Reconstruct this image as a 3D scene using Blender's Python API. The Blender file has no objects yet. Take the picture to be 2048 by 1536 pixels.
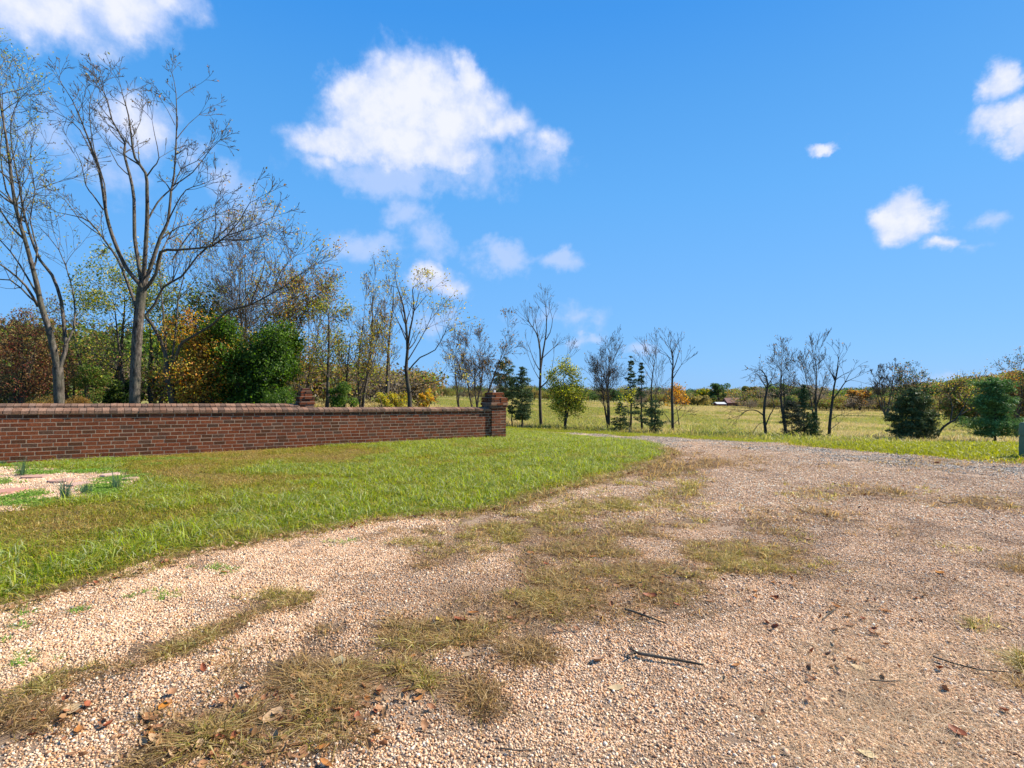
import bpy, math, random
import numpy as np
from mathutils import Vector, Matrix
from mathutils.geometry import delaunay_2d_cdt
random.seed(7); RNG = np.random.default_rng(7)
S = bpy.context.scene
COL = S.collection
F, CX, HY, CAMZ = 1100.0, 1024.0, 785.0, 1.22      # pixels of the 2048 px photograph

# ------------------------------------------------------------------ terrain
_cols = [-3000, 600, 850, 1000, 1100, 1340, 1530, 1830, 2048, 4000]
_deps = [1, 12, 14, 24, 38, 48, 80, 150, 190, 260, 500, 4000]
def _z(y, d): return CAMZ - (y - HY) / F * d
_tab = []
for c, ys in zip(_cols, [
    [0, 0, 0, 0, 0, 0, .05, .1, .1, 0, -2, -6],
    [0, 0, 0, 0, 0, 0, .05, .1, .1, 0, -2, -6],
    [0, 0, 0, -.05, -.2, -.3, -.35, -.3, -.3, -.5, -2, -6],
    [0, 0, 0, -.4, _z(859.5, 38), _z(857, 48), _z(834, 80), _z(805, 150), _z(799, 190), -2.6, -4, -8],
    [0, 0, 0, -.5, _z(861.5, 38), _z(859, 48), _z(838, 80), _z(808, 150), _z(801, 190), -2.8, -4, -8],
    [0, 0, -.05, -.75, _z(870, 38), _z(865, 48), _z(845, 80), _z(818, 150), _z(811, 190), -4.6, -5, -8],
    [0, 0, -.08, -.98, _z(879, 38), _z(871, 48), _z(850, 80), _z(821, 150), _z(816, 190), -5.5, -6, -8],
    [0, 0, -.1, -1.14, _z(888.5, 38), _z(880, 48), _z(858, 80), _z(826, 150), _z(822, 190), -7, -7, -8],
    [0, 0, -.1, -1.22, _z(894, 38), _z(885, 48), _z(862, 80), _z(828, 150), _z(823, 190), -7, -7, -8],
    [0, 0, -.1, -1.22, _z(894, 38), _z(885, 48), _z(862, 80), _z(828, 150), _z(823, 190), -7, -7, -8]]):
    _tab.append(ys)
_tab = np.array(_tab, float)
_U = np.linspace(-2.5, 2.5, 121); _LD = np.linspace(0, math.log(4000), 320)
_t1 = np.array([np.interp(_LD, np.log(_deps), r) for r in _tab])
_T = np.array([np.interp(_U * F + CX, _cols, _t1[:, j]) for j in range(len(_LD))]).T
for _ in range(4):
    _T[:, 1:-1] = .25 * _T[:, :-2] + .5 * _T[:, 1:-1] + .25 * _T[:, 2:]
    _T[1:-1] = .25 * _T[:-2] + .5 * _T[1:-1] + .25 * _T[2:]
def H(x, y):
    x = np.asarray(x, float); y = np.asarray(y, float)
    d = np.clip(y, 1.0001, 3999); u = np.clip(x / d, -2.49, 2.49)
    a = (u + 2.5) / 5 * 120; b = np.log(d) / _LD[-1] * 319
    i = np.clip(a.astype(int), 0, 119); j = np.clip(b.astype(int), 0, 318); fa = a - i; fb = b - j
    z = _T[i, j] * (1 - fa) * (1 - fb) + _T[i + 1, j] * fa * (1 - fb) + _T[i, j + 1] * (1 - fa) * fb + _T[i + 1, j + 1] * fa * fb
    return np.where(d < 11.5, z * 0, z)
def at(px, py, d): return Vector(((px - CX) / F * d, d, CAMZ - (py - HY) / F * d))
_dd = np.exp(np.linspace(0, math.log(700), 3000))
def G(px, py):                                        # the ground point seen at a pixel
    X = (px - CX) / F * _dd; Zr = CAMZ - (py - HY) / F * _dd
    k = int(np.argmax(Zr <= H(X, _dd)))
    if k == 0: k = len(_dd) - 1
    lo, hi = (_dd[k - 1], _dd[k]) if k else (1, 1)
    for _ in range(20):
        m = (lo + hi) / 2
        if CAMZ - (py - HY) / F * m <= float(H((px - CX) / F * m, m)): hi = m
        else: lo = m
    return Vector(((px - CX) / F * hi, hi, float(H((px - CX) / F * hi, hi))))
def Gs(pts): return [G(a, b) for a, b in pts]

# ------------------------------------------------------------------ node helpers
class NT:
    def __init__(s, t): s.t = t; s.n = t.nodes; s.n.clear()
    def add(s, typ, ins=None, **kw):
        n = s.n.new(typ)
        for k, v in kw.items(): setattr(n, k, v)
        for k, v in (ins or {}).items():
            sock = n.inputs[k]
            if isinstance(v, bpy.types.NodeSocket): s.t.links.new(v, sock)
            else: sock.default_value = v
        return n
    def link(s, a, b): s.t.links.new(a, b)
    def math(s, op, a, b=0., c=None, clamp=False):
        i = {0: a, 1: b}
        if c is not None: i[2] = c
        return s.add('ShaderNodeMath', i, operation=op, use_clamp=clamp).outputs[0]
    def noise(s, vec, scale, detail=3, rough=.55, out=0):
        return s.add('ShaderNodeTexNoise', {'Vector': vec, 'Scale': scale, 'Detail': detail, 'Roughness': rough}).outputs[out]
    def ramp(s, fac, stops, interp='LINEAR'):
        n = s.add('ShaderNodeValToRGB', {0: fac}); cr = n.color_ramp; cr.interpolation = interp
        while len(cr.elements) < len(stops): cr.elements.new(.5)
        for e, (p, c) in zip(cr.elements, stops):
            e.position = p; e.color = (*c, 1) if len(c) == 3 else c
        return n.outputs[0]
    def mix(s, fac, a, b, blend='MIX'):
        n = s.add('ShaderNodeMix', data_type='RGBA', blend_type=blend)
        for k, v in ((0, fac), (6, a), (7, b)):
            if isinstance(v, bpy.types.NodeSocket): s.link(v, n.inputs[k])
            else: n.inputs[k].default_value = v if k == 0 else (*v, 1)
        return n.outputs[2]
    def smooth(s, v, a, b):
        n = s.add('ShaderNodeMapRange', {0: v, 1: a, 2: b, 3: 0., 4: 1.}, interpolation_type='SMOOTHSTEP'); return n.outputs[0]
def newmat(name):
    m = bpy.data.materials.new(name); m.use_nodes = True
    return m, NT(m.node_tree)
def surf(nt, color, rough=.85, bump=None, bstr=.3, bdist=.01, spec=.3, trans=0., tcol=None):
    p = nt.add('ShaderNodeBsdfPrincipled', {'Roughness': rough, 'Specular IOR Level': spec})
    if isinstance(color, bpy.types.NodeSocket): nt.link(color, p.inputs['Base Color'])
    else: p.inputs['Base Color'].default_value = (*color, 1)
    if bump is not None:
        b = nt.add('ShaderNodeBump', {'Height': bump, 'Strength': bstr, 'Distance': bdist}); nt.link(b.outputs[0], p.inputs['Normal'])
    o = nt.add('ShaderNodeOutputMaterial'); sh = p.outputs[0]
    if trans:
        t = nt.add('ShaderNodeBsdfTranslucent')
        c = tcol if tcol is not None else color
        if isinstance(c, bpy.types.NodeSocket): nt.link(c, t.inputs[0])
        else: t.inputs[0].default_value = (*c, 1)
        mx = nt.add('ShaderNodeMixShader', {0: trans, 1: sh, 2: t.outputs[0]}); sh = mx.outputs[0]
    nt.link(sh, o.inputs[0]); return p
def posn(nt): return nt.add('ShaderNodeNewGeometry').outputs['Position']
def attr(nt, name, out='Color'): return nt.add('ShaderNodeAttribute', attribute_name=name).outputs[out]

# ------------------------------------------------------------------ mesh helpers
def mesh_np(name, V, faces, k, mat=None, col=None, smooth=False):
    """V (n,3); faces (m,k) int array, or a list of arrays with different k when k is a list"""
    me = bpy.data.meshes.new(name); V = np.asarray(V, np.float32)
    if isinstance(k, int): faces, k = [faces], [k]
    faces = [np.asarray(f, np.int32).reshape(-1, kk) for f, kk in zip(faces, k)]
    loops = np.concatenate([f.ravel() for f in faces]); tot = np.concatenate([np.full(len(f), kk, np.int32) for f, kk in zip(faces, k)])
    me.vertices.add(len(V)); me.vertices.foreach_set('co', V.ravel())
    me.loops.add(len(loops)); me.loops.foreach_set('vertex_index', loops)
    me.polygons.add(len(tot)); me.polygons.foreach_set('loop_start', (np.cumsum(tot) - tot).astype(np.int32)); me.polygons.foreach_set('loop_total', tot)
    if col is not None:
        a = me.color_attributes.new('Col', 'FLOAT_COLOR', 'POINT'); c = np.ones((len(V), 4), np.float32); c[:, :3] = col
        a.data.foreach_set('color', c.ravel())
    me.update(calc_edges=True)
    me.polygons.foreach_set('use_smooth', np.full(len(tot), bool(smooth)))
    if mat: me.materials.append(mat)
    return me
def link(name, me, parent=None, loc=None):
    o = bpy.data.objects.new(name, me); COL.objects.link(o)
    if parent: o.parent = parent
    if loc is not None: o.location = loc
    return o
def tag(o, label=None, cat=None, group=None, kind=None):
    if label: o['label'] = label
    if cat: o['category'] = cat
    if group: o['group'] = group
    if kind: o['kind'] = kind
    return o
def empty(name, loc): 
    o = bpy.data.objects.new(name, None); COL.objects.link(o); o.location = loc; o.empty_display_size = .2; return o

class MB:                                              # collects boxes / polys with per-part colour
    def __init__(s): s.V = []; s.Q = []; s.C = []
    def hexa(s, c8, col=(1, 1, 1)):
        b = len(s.V); s.V += [tuple(c) for c in c8]; s.C += [col] * 8
        s.Q += [(b, b + 3, b + 2, b + 1), (b + 4, b + 5, b + 6, b + 7), (b, b + 1, b + 5, b + 4), (b + 1, b + 2, b + 6, b + 5), (b + 2, b + 3, b + 7, b + 6), (b + 3, b, b + 4, b + 7)]
    def box(s, x0, x1, y0, y1, z0, z1, col=(1, 1, 1), M=None, jit=0):
        c = [(x0, y0, z0), (x1, y0, z0), (x1, y1, z0), (x0, y1, z0), (x0, y0, z1), (x1, y0, z1), (x1, y1, z1), (x0, y1, z1)]
        if jit: c = [tuple(q + random.uniform(-jit, jit) for q in p) for p in c]
        if M is not None: c = [M @ Vector(p) for p in c]
        s.hexa(c, col)
    def quad(s, a, b, c, d, col=(1, 1, 1)):
        n = len(s.V); s.V += [tuple(a), tuple(b), tuple(c), tuple(d)]; s.C += [col] * 4; s.Q.append((n, n + 1, n + 2, n + 3))
    def build(s, name, mat, parent=None, loc=None, smooth=False):
        return link(name, mesh_np(name, np.array(s.V), np.array(s.Q), 4, mat, np.array(s.C, np.float32), smooth), parent, loc)

# ------------------------------------------------------------------ scatter (for stuff nobody could count)
def proto_collection(name, meshes):
    c = bpy.data.collections.new(name)
    for i, me in enumerate(meshes):
        o = bpy.data.objects.new('%s_%02d' % (name, i), me); c.objects.link(o)
    return c
def scatter(name, P, rot, scl, idx, coll):
    n = len(P); me = bpy.data.meshes.new(name); me.vertices.add(n); me.vertices.foreach_set('co', np.asarray(P, np.float32).ravel())
    a = me.attributes.new('rot', 'FLOAT_VECTOR', 'POINT'); a.data.foreach_set('vector', np.asarray(rot, np.float32).ravel())
    a = me.attributes.new('scl', 'FLOAT_VECTOR', 'POINT'); a.data.foreach_set('vector', np.asarray(scl, np.float32).ravel())
    a = me.attributes.new('idx', 'INT', 'POINT'); a.data.foreach_set('value', np.asarray(idx, np.int32))
    o = link(name, me)
    g = bpy.data.node_groups.new('scatter', 'GeometryNodeTree')
    g.interface.new_socket('Geometry', in_out='INPUT', socket_type='NodeSocketGeometry'); g.interface.new_socket('Geometry', in_out='OUTPUT', socket_type='NodeSocketGeometry')
    N = g.nodes; gi = N.new('NodeGroupInput'); go = N.new('NodeGroupOutput'); ip = N.new('GeometryNodeInstanceOnPoints'); ci = N.new('GeometryNodeCollectionInfo')
    ci.inputs['Collection'].default_value = coll; ci.inputs['Separate Children'].default_value = True; ci.inputs['Reset Children'].default_value = True
    L = g.links.new; L(gi.outputs[0], ip.inputs['Points']); L(ci.outputs[0], ip.inputs['Instance']); ip.inputs['Pick Instance'].default_value = True
    for nm, dt, sk in (('rot', 'FLOAT_VECTOR', 'Rotation'), ('scl', 'FLOAT_VECTOR', 'Scale'), ('idx', 'INT', 'Instance Index')):
        na = N.new('GeometryNodeInputNamedAttribute'); na.data_type = dt; na.inputs['Name'].default_value = nm; L(na.outputs['Attribute'], ip.inputs[sk])
    L(ip.outputs[0], go.inputs[0])
    md = o.modifiers.new('scatter', 'NODES'); md.node_group = g
    return o
def rz(n): r = np.zeros((n, 3)); r[:, 2] = RNG.uniform(0, 2 * math.pi, n); return r
def in_poly(x, y, poly):
    r = np.zeros(len(x), bool); n = len(poly); j = n - 1
    for i in range(n):
        xi, yi, xj, yj = poly[i][0], poly[i][1], poly[j][0], poly[j][1]
        if yi != yj:
            r ^= ((yi > y) != (yj > y)) & (x < (xj - xi) * (y - yi) / (yj - yi) + xi)
        j = i
    return r
def seen(x, y, m=.12): return (y > 1.4) & (np.abs(x / np.maximum(y, .1)) < 1024 / F + m)
def grid_in(poly, sp, jit=.5, dmax=60):
    a = np.array([(p[0], p[1]) for p in poly]); x0, y0 = a.min(0); x1, y1 = a.max(0); y1 = min(y1, dmax)
    gx, gy = np.meshgrid(np.arange(x0, x1, sp), np.arange(y0, y1, sp)); gx = gx.ravel() + RNG.uniform(-jit, jit, gx.size) * sp; gy = gy.ravel() + RNG.uniform(-jit, jit, gy.size) * sp
    k = in_poly(gx, gy, poly) & seen(gx, gy); return gx[k], gy[k]
def vnoise(x, y, s, seed=0):                         # cheap smooth value noise in world space
    r = np.random.default_rng(seed).random((64, 64)); a = (x * s) % 63; b = (y * s) % 63; i = a.astype(int); j = b.astype(int); fa = a - i; fb = b - j
    fa = fa * fa * (3 - 2 * fa); fb = fb * fb * (3 - 2 * fb); i2 = (i + 1) % 64; j2 = (j + 1) % 64
    return r[i, j] * (1 - fa) * (1 - fb) + r[i2, j] * fa * (1 - fb) + r[i, j2] * (1 - fa) * fb + r[i2, j2] * fa * fb

def subdivide(poly, step=.25, wob=.0):
    out = []
    n = len(poly)
    for i in range(n):
        a = Vector(poly[i][:2]); b = Vector(poly[(i + 1) % n][:2]); k = max(1, int((b - a).length / step))
        k = min(k, 160)
        for j in range(k):
            p = a.lerp(b, j / k)
            if wob and p.y > 1.5 and p.y < 40:
                p += Vector((random.uniform(-wob, wob), random.uniform(-wob, wob)))
            out.append((p.x, p.y))
    return out
def sheet(name, poly, mat, dz, inner=1.0, colf=None):
    b = [Vector(p) for p in poly]; a = np.array(poly); x0, y0 = a.min(0); x1, y1 = a.max(0)
    gx, gy = np.meshgrid(np.arange(x0, x1, inner), np.arange(y0, y1, inner)); gx = gx.ravel(); gy = gy.ravel(); k = in_poly(gx, gy, poly)
    n = len(b); vs = b + [Vector(q) for q in zip(gx[k], gy[k])]
    r = delaunay_2d_cdt(vs, [], [list(range(n))], 1, 1e-5)
    P = np.array([(v.x, v.y) for v in r[0]]); V = np.column_stack([P, H(P[:, 0], P[:, 1]) + dz])
    T = []
    for f in r[2]:
        f = list(f); 
        A, B, C = [P[i] for i in f[:3]]
        if (B[0] - A[0]) * (C[1] - A[1]) - (B[1] - A[1]) * (C[0] - A[0]) < 0: f.reverse()
        T.append(f[:3])
    col = colf(P) if colf is not None else np.ones((len(P), 3))
    return link(name, mesh_np(name, V, np.array(T), 3, mat, col, True))

# ------------------------------------------------------------------ materials
def m_bark(name, c1, c2, scale=14):
    m, nt = newmat(name); p = nt.add('ShaderNodeTexCoord').outputs['Object']
    mp = nt.add('ShaderNodeMapping', {'Vector': p, 'Scale': (1, 1, .25)}).outputs[0]
    n = nt.noise(mp, scale, 5, .65); n2 = nt.noise(p, 2.2, 3)
    c = nt.ramp(n, [(.38, c1), (.62, c2)]); c = nt.mix(nt.smooth(n2, .42, .62), c, nt.mix(.6, c, (.10, .10, .07)))
    n4 = nt.noise(p, 7, 4, .7); c = nt.mix(nt.math('MULTIPLY', nt.smooth(n4, .5, .66), .55), c, c1)
    surf(nt, c, .95, n, .7, .03, .1); return m
def m_leaf(name, trans=.4, gloss=.55):
    m, nt = newmat(name); c = attr(nt, 'Col')
    h = nt.add('ShaderNodeHueSaturation', {'Saturation': 1.1, 'Value': 1.5, 'Color': c}).outputs[0]
    surf(nt, c, gloss, spec=.25, trans=trans, tcol=h); return m
def m_vcol(name, rough=.9, bscale=60, bstr=.4, bdist=.004, spec=.2, var=.35):
    m, nt = newmat(name); c = attr(nt, 'Col'); p = posn(nt); n = nt.noise(p, bscale, 5, .6)
    v = nt.ramp(n, [(.25, (1 - var,) * 3), (.75, (1 + var * .6,) * 3)])
    surf(nt, nt.mix(1., c, v, 'MULTIPLY'), rough, n, bstr, bdist, spec); return m
BARK_G = m_bark('bark_grey', (.035, .027, .021), (.19, .155, .125), 22)
BARK_D = m_bark('bark_dark', (.035, .028, .022), (.10, .08, .065))
BARK_M = m_bark('bark_brown', (.045, .035, .028), (.15, .12, .095))
LEAF = m_leaf('leaf'); NEEDLE = m_leaf('needle', .15, .6)
def m_grass(name, patchy, hue):
    m, nt = newmat(name); c = attr(nt, 'Col'); p = posn(nt)
    n = nt.noise(p, .55, 4, .6); n2 = nt.noise(p, 3.1, 3, .6)
    s = nt.math('ADD', nt.math('MULTIPLY', n, .65), nt.math('MULTIPLY', n2, .35))
    f = nt.smooth(s, patchy[0], patchy[1])
    c = nt.mix(nt.math('MULTIPLY', f, patchy[2]), c, nt.mix(.75, c, hue))
    h = nt.add('ShaderNodeHueSaturation', {'Saturation': 1.1, 'Value': 1.35, 'Color': c}).outputs[0]
    surf(nt, c, .5, spec=.35, trans=.48, tcol=h); return m
GRASS = m_grass('grass_blade', (.54, .68, .7), (.42, .28, .10))
GRASSB = m_grass('dry_grass_blade', (.9, 1, 0.), (.25, .18, .09))
MEADOW = m_grass('meadow_blade', (.42, .62, .8), (.42, .29, .10))

# ------------------------------------------------------------------ outlines on the ground (from the photograph, cast on the terrain)
edge_near = Gs([(-60, 1245), (60, 1208), (150, 1180), (270, 1150), (380, 1112), (480, 1093), (560, 1078), (640, 1065), (760, 1044), (900, 1033), (1000, 1020), (1050, 1008), (1130, 982), (1210, 962), (1270, 946), (1325, 925), (1350, 908), (1335, 898)])
edge_far_left = Gs([(1300, 889), (1240, 880), (1180, 874), (1120, 870)])
far_turn = [Vector((2.4, 21.5, 0)), Vector((.5, 25, 0)), Vector((-3, 29, 0)), Vector((-12, 34, 0)), Vector((-30, 38, 0))]
far_turn2 = [Vector((-30, 42, 0)), Vector((-11, 37.5, 0)), Vector((-1, 32, 0)), Vector((3.2, 26.5, 0)), Vector((4.6, 22, 0))]
edge_right = Gs([(1290, 873), (1400, 880), (1500, 886), (1600, 893), (1700, 901), (1800, 911), (1900, 919), (1980, 925), (2060, 930), (2200, 942)])
xy = lambda L: [(p[0], p[1]) for p in L]
drive_poly = xy([Vector((-4.5, -6, 0)), Vector((-4.2, 1.5, 0))] + edge_near + edge_far_left + far_turn + far_turn2 + edge_right + [Vector((13, 5, 0)), Vector((16, -6, 0))])
A = Vector((-8.66, 9.3, 0)); WD = Vector((.8115, .5844, 0)).normalized(); WN = Vector((WD.y, -WD.x, 0))
lawn_poly = xy([Vector((-14, -6, 0)), Vector((-4.5, -6, 0)), Vector((-4.2, 1.5, 0))] + edge_near + edge_far_left + far_turn[:3] + [Vector((-12, 33, 0)), Vector((-30, 30, 0)), Vector((-30, 0, 0))])
verge_poly = xy([Vector((16, -6, 0)), Vector((13, 5, 0))] + list(reversed(edge_right)) + list(reversed(far_turn2)) + [Vector((-30, 46, 0)), Vector((-8, 44, 0))] +
                [Vector((at(x, 860, d).x, d, 0)) for x, d in ((1020, 42), (1100, 40), (1340, 37), (1530, 33), (1700, 31), (1830, 31), (2048, 32), (2400, 34))] + [Vector((50, 20, 0)), Vector((50, -6, 0))])
patch_poly = xy(Gs([(-200, 925), (0, 934), (110, 938), (200, 944), (268, 952), (272, 968), (220, 985), (150, 1003), (60, 1018), (-100, 1040), (-300, 1040)]))

# ground
m, nt = newmat('field_soil'); p = posn(nt)
n1 = nt.noise(p, .035, 5, .6); n2 = nt.noise(p, .6, 4, .6); n3 = nt.noise(p, 9, 4)
c = nt.ramp(n1, [(.35, (.22, .23, .045)), (.5, (.32, .28, .08)), (.65, (.42, .31, .12))])
c = nt.mix(nt.smooth(n2, .4, .7), c, (.24, .25, .05)); c = nt.mix(nt.math('MULTIPLY', n3, .6), c, (.09, .075, .03))
surf(nt, c, .95, n3, .8, .05, .1); FIELD = m
m, nt = newmat('lawn_soil'); p = posn(nt)
n1 = nt.noise(p, 1.1, 5, .6); n3 = nt.noise(p, 45, 4)
c = nt.ramp(n1, [(.4, (.10, .115, .025)), (.62, (.22, .155, .06))]); c = nt.mix(nt.math('MULTIPLY', n3, .6), c, (.05, .035, .018))
surf(nt, c, .95, n3, .8, .02, .1); LAWN = m
rows = np.concatenate([np.linspace(-60, 0, 13), np.linspace(1, 60, 90), np.exp(np.linspace(math.log(61), math.log(3800), 120))]); cs = np.linspace(-1, 1, 261)
W = np.maximum(rows, 25) * 2.4; X = (cs[None, :] * W[:, None]); Y = np.repeat(rows[:, None], len(cs), 1)
Z = H(X, Y); nr, nc = X.shape; I = np.arange(nr * nc).reshape(nr, nc)
Q = np.stack([I[:-1, :-1], I[:-1, 1:], I[1:, 1:], I[1:, :-1]], -1).reshape(-1, 4)
tag(link('ground', mesh_np('ground', np.stack([X, Y, Z - .03], -1).reshape(-1, 3), Q, 4, FIELD, None, True)), kind='structure')
tag(sheet('lawn', subdivide(lawn_poly, .4), LAWN, .004, 1.0), kind='structure')
tag(sheet('grass_verge', subdivide(verge_poly, .6), LAWN, .004, 1.3), kind='structure')

weeds = []   # px, py, rx, ry, count, kind (0 green-yellow, 1 brown, 2 clover green, 3 straw)
for w in [(1000, 1080, 95, 22, 170, 0), (1150, 1035, 110, 22, 150, 0), (1260, 1010, 90, 16, 90, 0), (1340, 965, 60, 12, 70, 0), (1050, 1070, 160, 30, 100, 1), (1200, 1090, 130, 25, 80, 1),
          (1330, 1130, 140, 36, 330, 1), (1400, 1130, 130, 32, 210, 0), (1520, 1125, 70, 14, 80, 0), (1080, 1190, 80, 26, 130, 1), (1090, 1195, 50, 18, 60, 0), (1230, 1180, 100, 35, 120, 1), (1180, 1140, 120, 30, 60, 1),
          (690, 1380, 120, 60, 170, 1), (740, 1330, 80, 35, 60, 0), (560, 1470, 150, 50, 150, 1), (600, 1400, 120, 60, 60, 1), (430, 1500, 100, 40, 60, 1), (900, 1400, 50, 28, 45, 1), (860, 1375, 25, 10, 10, 0),
          (560, 1205, 42, 12, 34, 0), (520, 1238, 26, 10, 24, 1), (610, 1225, 25, 7, 14, 1), (530, 1240, 16, 6, 12, 0), (1060, 1312, 40, 14, 26, 1), (800, 1270, 120, 16, 45, 1), (380, 1300, 60, 18, 26, 1), (220, 1330, 30, 12, 16, 0), (40, 1320, 22, 9, 10, 2), (100, 1380, 50, 14, 18, 0), (200, 1375, 60, 15, 24, 1), (40, 1440, 50, 20, 18, 1),
          (440, 1140, 28, 6, 20, 2), (330, 1190, 30, 7, 9, 2), (320, 1198, 22, 6, 8, 2), (165, 1222, 14, 4, 5, 2), (50, 1232, 14, 5, 6, 2), (45, 1258, 14, 4, 5, 2), (120, 1322, 10, 4, 4, 2), (10, 1285, 12, 4, 4, 2), (600, 1385, 16, 10, 4, 2), (270, 1195, 14, 4, 4, 2), (870, 1000, 70, 5, 16, 2),
          (1370, 925, 50, 10, 90, 1), (1330, 950, 50, 10, 60, 1), (1420, 935, 60, 6, 25, 1), (850, 1135, 20, 5, 6, 1), (840, 1095, 30, 6, 8, 0), (690, 1090, 26, 5, 9, 2), (800, 1060, 60, 6, 20, 1),
          (1600, 1030, 70, 12, 45, 1), (1580, 1000, 80, 8, 25, 0), (1760, 985, 80, 8, 50, 1), (1900, 1010, 90, 10, 30, 1), (1500, 1075, 60, 15, 25, 1), (2040, 1135, 20, 12, 40, 1), (2045, 1330, 10, 12, 16, 0), (2040, 1385, 14, 10, 12, 1), (1760, 1080, 60, 14, 14, 1), (1930, 1105, 20, 6, 5, 0), (1950, 1255, 30, 5, 6, 0), (1530, 1085, 120, 14, 18, 0),
          (1850, 1400, 190, 90, 260, 3), (1750, 1250, 200, 60, 130, 3), (1950, 1180, 120, 60, 90, 3), (1500, 1500, 150, 30, 60, 3), (1250, 1190, 200, 50, 90, 3), (650, 1420, 160, 60, 60, 3), (1700, 1010, 200, 30, 60, 3), (1100, 1090, 200, 30, 60, 3),
          (1650, 895, 200, 5, 60, 1), (1900, 925, 140, 6, 60, 1), (1750, 935, 200, 8, 40, 1)]:
    weeds.append(w)
P = []; K = []
for (a, b, rx, ry, cnt, kd) in weeds:
    for _ in range(int(cnt * (2.5, 4.4, .7, 1.9)[kd])):
        q = G(random.gauss(a, rx * .8), max(random.gauss(b, ry * .85), 872))
        if kd == 2 or float(vnoise(np.array(q.x + 20), np.array(q.y), 2.6, 31) * .5 + vnoise(np.array(q.x + 20), np.array(q.y), 8.3, 32) * .5) > random.uniform(.50, .60): P.append(q); K.append(kd)
for (pts, wd, per, kds) in [([(-20, 1452), (120, 1400), (250, 1340), (400, 1285), (520, 1235), (620, 1190)], 8, .55, (0, 1, 1)), ([(330, 1530), (470, 1480), (620, 1440), (720, 1370), (800, 1325)], 34, 1.7, (1, 1, 1, 0)),
    ([(780, 1330), (880, 1285), (1000, 1245), (1100, 1200), (1230, 1160), (1400, 1135), (1600, 1122)], 22, 1.5, (1, 1, 1, 0)), ([(870, 1085), (1000, 1060), (1150, 1030), (1260, 1005), (1400, 975)], 13, 1.3, (0, 0, 1)), ([(1080, 1180), (1180, 1120), (1240, 1075), (1400, 1040)], 16, .9, (1, 1, 0)),
    ([(1300, 950), (1400, 930), (1540, 920)], 7, 1.2, (1, 1)), ([(1550, 985), (1700, 975), (1900, 1000), (2040, 1020)], 10, .3, (1, 1, 0))]:
    for (ax, ay), (bx, by) in zip(pts[:-1], pts[1:]):
        for _ in range(int(math.hypot(bx - ax, by - ay) * per)):
            t = random.random(); q = G(ax + (bx - ax) * t + random.gauss(0, wd), ay + (by - ay) * t + random.gauss(0, wd * .8))
            if float(vnoise(np.array(q.x + 20), np.array(q.y), 8.3, 32)) + float(vnoise(np.array(q.x + 40), np.array(q.y), 3.7, 33)) * .5 > random.uniform(.66, .82): P.append(q); K.append(random.choice(kds))
WPts = np.array([tuple(p) for p in P]); WKind = np.array(K)
_wh = np.zeros((160, 160)); _k = WKind != 3; np.add.at(_wh, (np.clip(((WPts[_k, 0] + 16) * 5).astype(int), 0, 159), np.clip((WPts[_k, 1] * 5).astype(int), 0, 159)), 1.)
def weediness(x, y): return _wh[np.clip(((x + 16) * 5).astype(int), 0, 159), np.clip((y * 5).astype(int), 0, 159)]

# gravel sheet
def m_gravel(name):
    m, nt = newmat(name); p = posn(nt); g = attr(nt, 'Col')
    gs = nt.add('ShaderNodeSeparateColor', {0: g}).outputs
    wn = nt.add('ShaderNodeVectorMath', {0: p, 1: nt.noise(p, 30, 2, out=1)}, operation='MULTIPLY_ADD'); wn.inputs[1].default_value = (1, 1, 1); nt.link(p, wn.inputs[0])
    nt.link(nt.add('ShaderNodeVectorMath', {0: nt.noise(p, 30, 2, out=1), 1: (.008, .008, .008)}, operation='MULTIPLY').outputs[0], wn.inputs[2])
    v = nt.add('ShaderNodeTexVoronoi', {'Vector': wn.outputs[0], 'Scale': 105.}); vc = nt.add('ShaderNodeSeparateColor', {0: v.outputs['Color']}).outputs
    pink = nt.ramp(vc[0], [(0, (.36, .21, .13)), (.15, (.50, .31, .20)), (.35, (.60, .40, .27)), (.55, (.70, .50, .35)), (.75, (.54, .37, .27)), (.82, (.78, .63, .48)), (.94, (.33, .29, .27)), (.97, (.66, .40, .22))], 'CONSTANT')
    grey = nt.ramp(vc[1], [(0, (.22, .21, .21)), (.3, (.36, .34, .33)), (.6, (.52, .49, .47)), (.85, (.62, .56, .5))], 'CONSTANT')
    n = nt.noise(p, 5, 4); gm = nt.smooth(nt.math('ADD', gs[0], nt.math('MULTIPLY', nt.math('SUBTRACT', n, .5), .9)), .45, .6)
    c = nt.mix(gm, pink, grey); c = nt.mix(nt.math('MULTIPLY', nt.smooth(nt.math('ADD', gs[1], nt.math('MULTIPLY', nt.math('SUBTRACT', nt.noise(p, 9, 4), .5), .8)), .25, .6), .8), c, nt.mix(.8, c, (.17, .105, .06)))
    big = nt.noise(p, .9, 4, .6); mid = nt.noise(p, 7, 4, .65)
    dust = nt.smooth(big, .45, .75); c = nt.mix(nt.math('MULTIPLY', dust, .25), c, (.52, .40, .30))
    c = nt.mix(nt.math('MULTIPLY', nt.smooth(mid, .55, .75), .35), c, (.32, .22, .14))
    dd = v.outputs['Distance']; h = nt.math('SUBTRACT', 1., nt.math('MULTIPLY', dd, 1.25))
    c = nt.mix(nt.math('MULTIPLY', nt.smooth(dd, .42, .7), .7), c, (.2, .13, .085))
    surf(nt, c, .9, h, 1., .006, .2); return m
GRAVEL = m_gravel('gravel')
er = np.array(xy(edge_right))
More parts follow.
